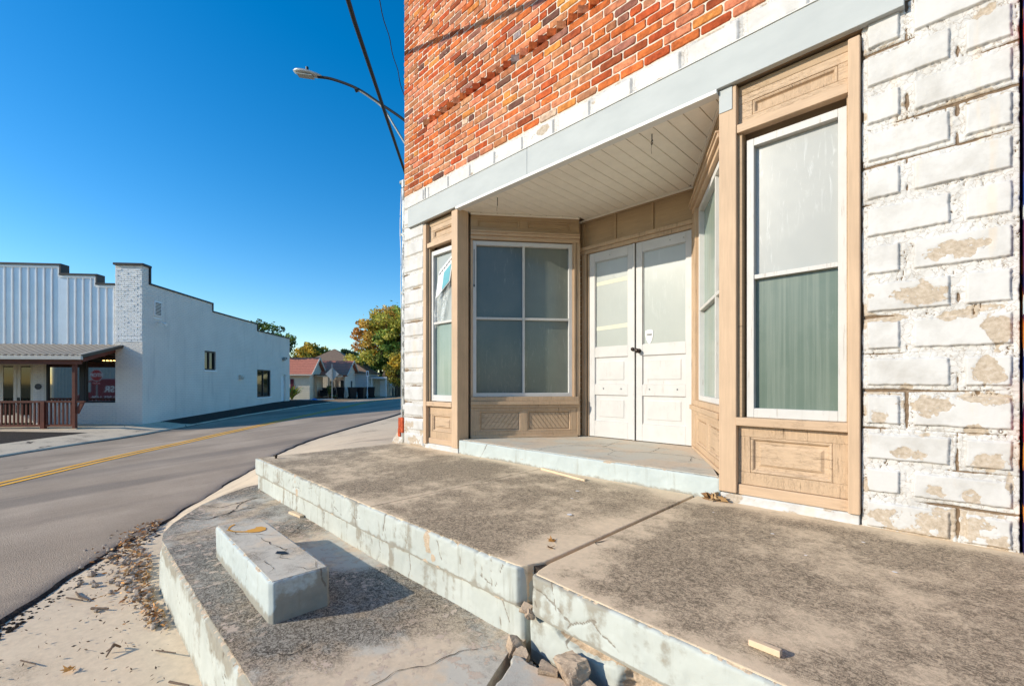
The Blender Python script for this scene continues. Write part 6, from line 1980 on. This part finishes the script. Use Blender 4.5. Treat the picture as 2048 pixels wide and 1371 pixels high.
# dry leaves caught at the end of the entrance step
V = []; rg2 = np.random.default_rng(4)
p = np.stack([rg2.normal(-1.205, .035, 30), rg2.normal(3.215, .02, 30), np.abs(rg2.normal(.030, .014, 30))], 1)
V, Q = leaves_mesh(p, .036, None, rg2, 2.0); V[:, 2] = np.maximum(V[:, 2], .021)
o = np_mesh('dead_leaf_clump', V, Q, MAT['dry_leaf'], None, None, smooth=False, fcol=np.array([(.36, .22, .10), (.24, .13, .06), (.46, .31, .16)])[rg2.integers(0, 3, 30)])
tag(o, 'clump of dry curled leaves caught at the right end of the entrance step', 'leaves')
# paint flakes on the porch
m = MB()
for (X, Y, s) in ((-2.05, 2.75, .016), (-1.73, 2.24, .022), (-1.95, 2.55, .012), (-.72, 2.72, .010), (-.52, 2.5, .008), (-1.1, 2.9, .007), (-.35, 2.9, .009), (-.2, 2.55, .01)):
    n = 7; m.face([(X + s * (.7 + .5 * rg.random()) * math.cos(6.28 * i / n), Y + s * .8 * (.7 + .5 * rg.random()) * math.sin(6.28 * i / n), .0105 + .021 * max(0, min(1, (Y - 1.45) / 1.8)) - .004) for i in range(n)])
tag(m.build('paint_flakes', MAT['sign_white'], None, recalc=False), 'small white paint flakes scattered on the porch slab', 'paint flakes', None, 'stuff')
# bolt stub on the porch corner, hooks under the soffit
m = MB(); m.tube([(-5.36, 1.66, -.005), (-5.36, 1.66, .03)], .012, 8); m.sphere((-5.36, 1.66, .034), .017, 8, 5)
tag(m.build('rusty_bolt', MAT['knob'], None, loc=(-5.36, 1.66, 0)), 'rusty bolt stub sticking up at the left corner of the porch', 'bolt')


def hook(x, y, label, drop):
    HK = thing('ceiling_hook', (x, y, 2.868), label, 'hook', 'hooks screwed into the soffit')
    m = MB(); m.tube([(x, y, 2.868), (x, y, 2.815)], .004, 6)
    ring = [(x + .013 * math.cos(t), y - .013 * math.cos(t), 2.802 + .018 * math.sin(t)) for t in np.linspace(0, 6.0, 14)]
    m.tube(ring, .0035, 6); m.build('eye_bolt', MAT['black'], HK)
    m = MB(); m.tube([(x, y, 2.787), (x - .004, y - .006, 2.75), (x + .004, y - .012, 2.787 - drop)], .0016, 5); m.build('hanging_wire', MAT['knob'], HK)


hook(-1.778, 3.395, 'black eye bolt with a dangling wire near the right end of the soffit', .085)
hook(-3.587, 3.362, 'black eye bolt with a fine wire near the left end of the soffit', .07)

# plastic sleeve with a notice hanging on the left shop window
NT = thing('window_notice', (-4.47, YF + .05, 2.1), 'crumpled clear plastic sleeve holding a blue and white notice on the narrow left window', 'notice')
ang = math.radians(-24)
def np_(u, v, d=.0): # notice local coordinates -> window plane
    c, s_ = math.cos(ang), math.sin(ang)
    return (-4.50 + u * c - v * s_, YF + .048 - d, 2.0 + u * s_ + v * c)
m = MB()
nu_, nv_ = 18, 26
gx = np.linspace(-.17, .20, nu_); gy = np.linspace(-.46, .30, nv_)
GXX, GYY = np.meshgrid(gx, gy, indexing='ij')
dd = (fbm(GXX * 22, GYY * 5, 3, 3) - .5) * .05 + .012
taper = 1 - .28 * np.clip((-GYY + .1) / .6, 0, 1)
c, s_ = math.cos(math.radians(24)), math.sin(math.radians(24))
WX = -4.50 + (GXX * taper) * c - GYY * s_ * -.55; WZ = 2.02 + GXX * taper * .55 + GYY
V = np.stack([np.clip(WX, -4.69, -4.262), YF + .06 - dd, WZ], -1).reshape(-1, 3)
np_mesh('plastic_sleeve', V, grid_quads(nu_, nv_), MAT['plastic'], None, NT)
def nq(mb, u0, u1, v0, v1, d):
    f = lambda u, v: (min(-4.262, max(-4.69, -4.50 + u * c + v * s_ * .55)), YF + .032 - d, 2.02 + u * .55 + v)
    mb.face([f(u0, v0), f(u1, v0), f(u1, v1), f(u0, v1)])
m = MB(); nq(m, -.13, .19, -.06, .26, .0); m.build('sheet', MAT['paper'], NT, recalc=False)
m = MB(); nq(m, .01, .17, -.05, .16, .003); m.build('blue_picture', MAT['paper_blue'], NT, recalc=False)
m = MB()
for i in range(6): nq(m, -.11 + i * .05, -.075 + i * .05, .205, .225, .003)
m.build('print_line', MAT['ink'], NT, recalc=False)

# =================================================================== camera, sun, sky
cam = bpy.data.cameras.new('camera'); co = bpy.data.objects.new('camera', cam); COL.objects.link(co)
cam.sensor_fit = 'HORIZONTAL'; cam.sensor_width = 36; cam.lens = 36 * 895.5 / 2048
cam.shift_y = (765 - 685.5) / 2048; cam.clip_start = .02; cam.clip_end = 3000
co.location = (0, 0, CAMZ); co.rotation_euler = (math.pi / 2, 0, math.pi / 4)
SC.camera = co
SUN = Vector((-.22, -.41, .205)).normalized()
sl = bpy.data.lights.new('sun', 'SUN'); sl.energy = 3.9; sl.angle = math.radians(.5); sl.color = (1, .905, .755)
so = bpy.data.objects.new('sun', sl); COL.objects.link(so); so.location = (-8, -12, 12)
so.rotation_euler = (-SUN).to_track_quat('-Z', 'Y').to_euler()
W = bpy.data.worlds.new('World'); SC.world = W; W.use_nodes = True
nt = W.node_tree; bg = nt.nodes['Background']
sky = nt.nodes.new('ShaderNodeTexSky'); sky.sky_type = 'NISHITA'; sky.sun_disc = False
sky.sun_elevation = math.asin(SUN.z); sky.sun_rotation = math.atan2(SUN.x, SUN.y)
sky.air_density = 1.0; sky.dust_density = .3; sky.ozone_density = 2.5
hs = nt.nodes.new('ShaderNodeHueSaturation'); hs.inputs['Saturation'].default_value = 1.45; hs.inputs['Value'].default_value = 1.2
nt.links.new(sky.outputs[0], hs.inputs['Color'])
nt.links.new(hs.outputs[0], bg.inputs['Color']); bg.inputs['Strength'].default_value = .13
SC.view_settings.view_transform = 'Standard'; SC.view_settings.look = 'None'; SC.view_settings.exposure = 0.43; SC.view_settings.gamma = 1
SC.cycles.max_bounces = 6
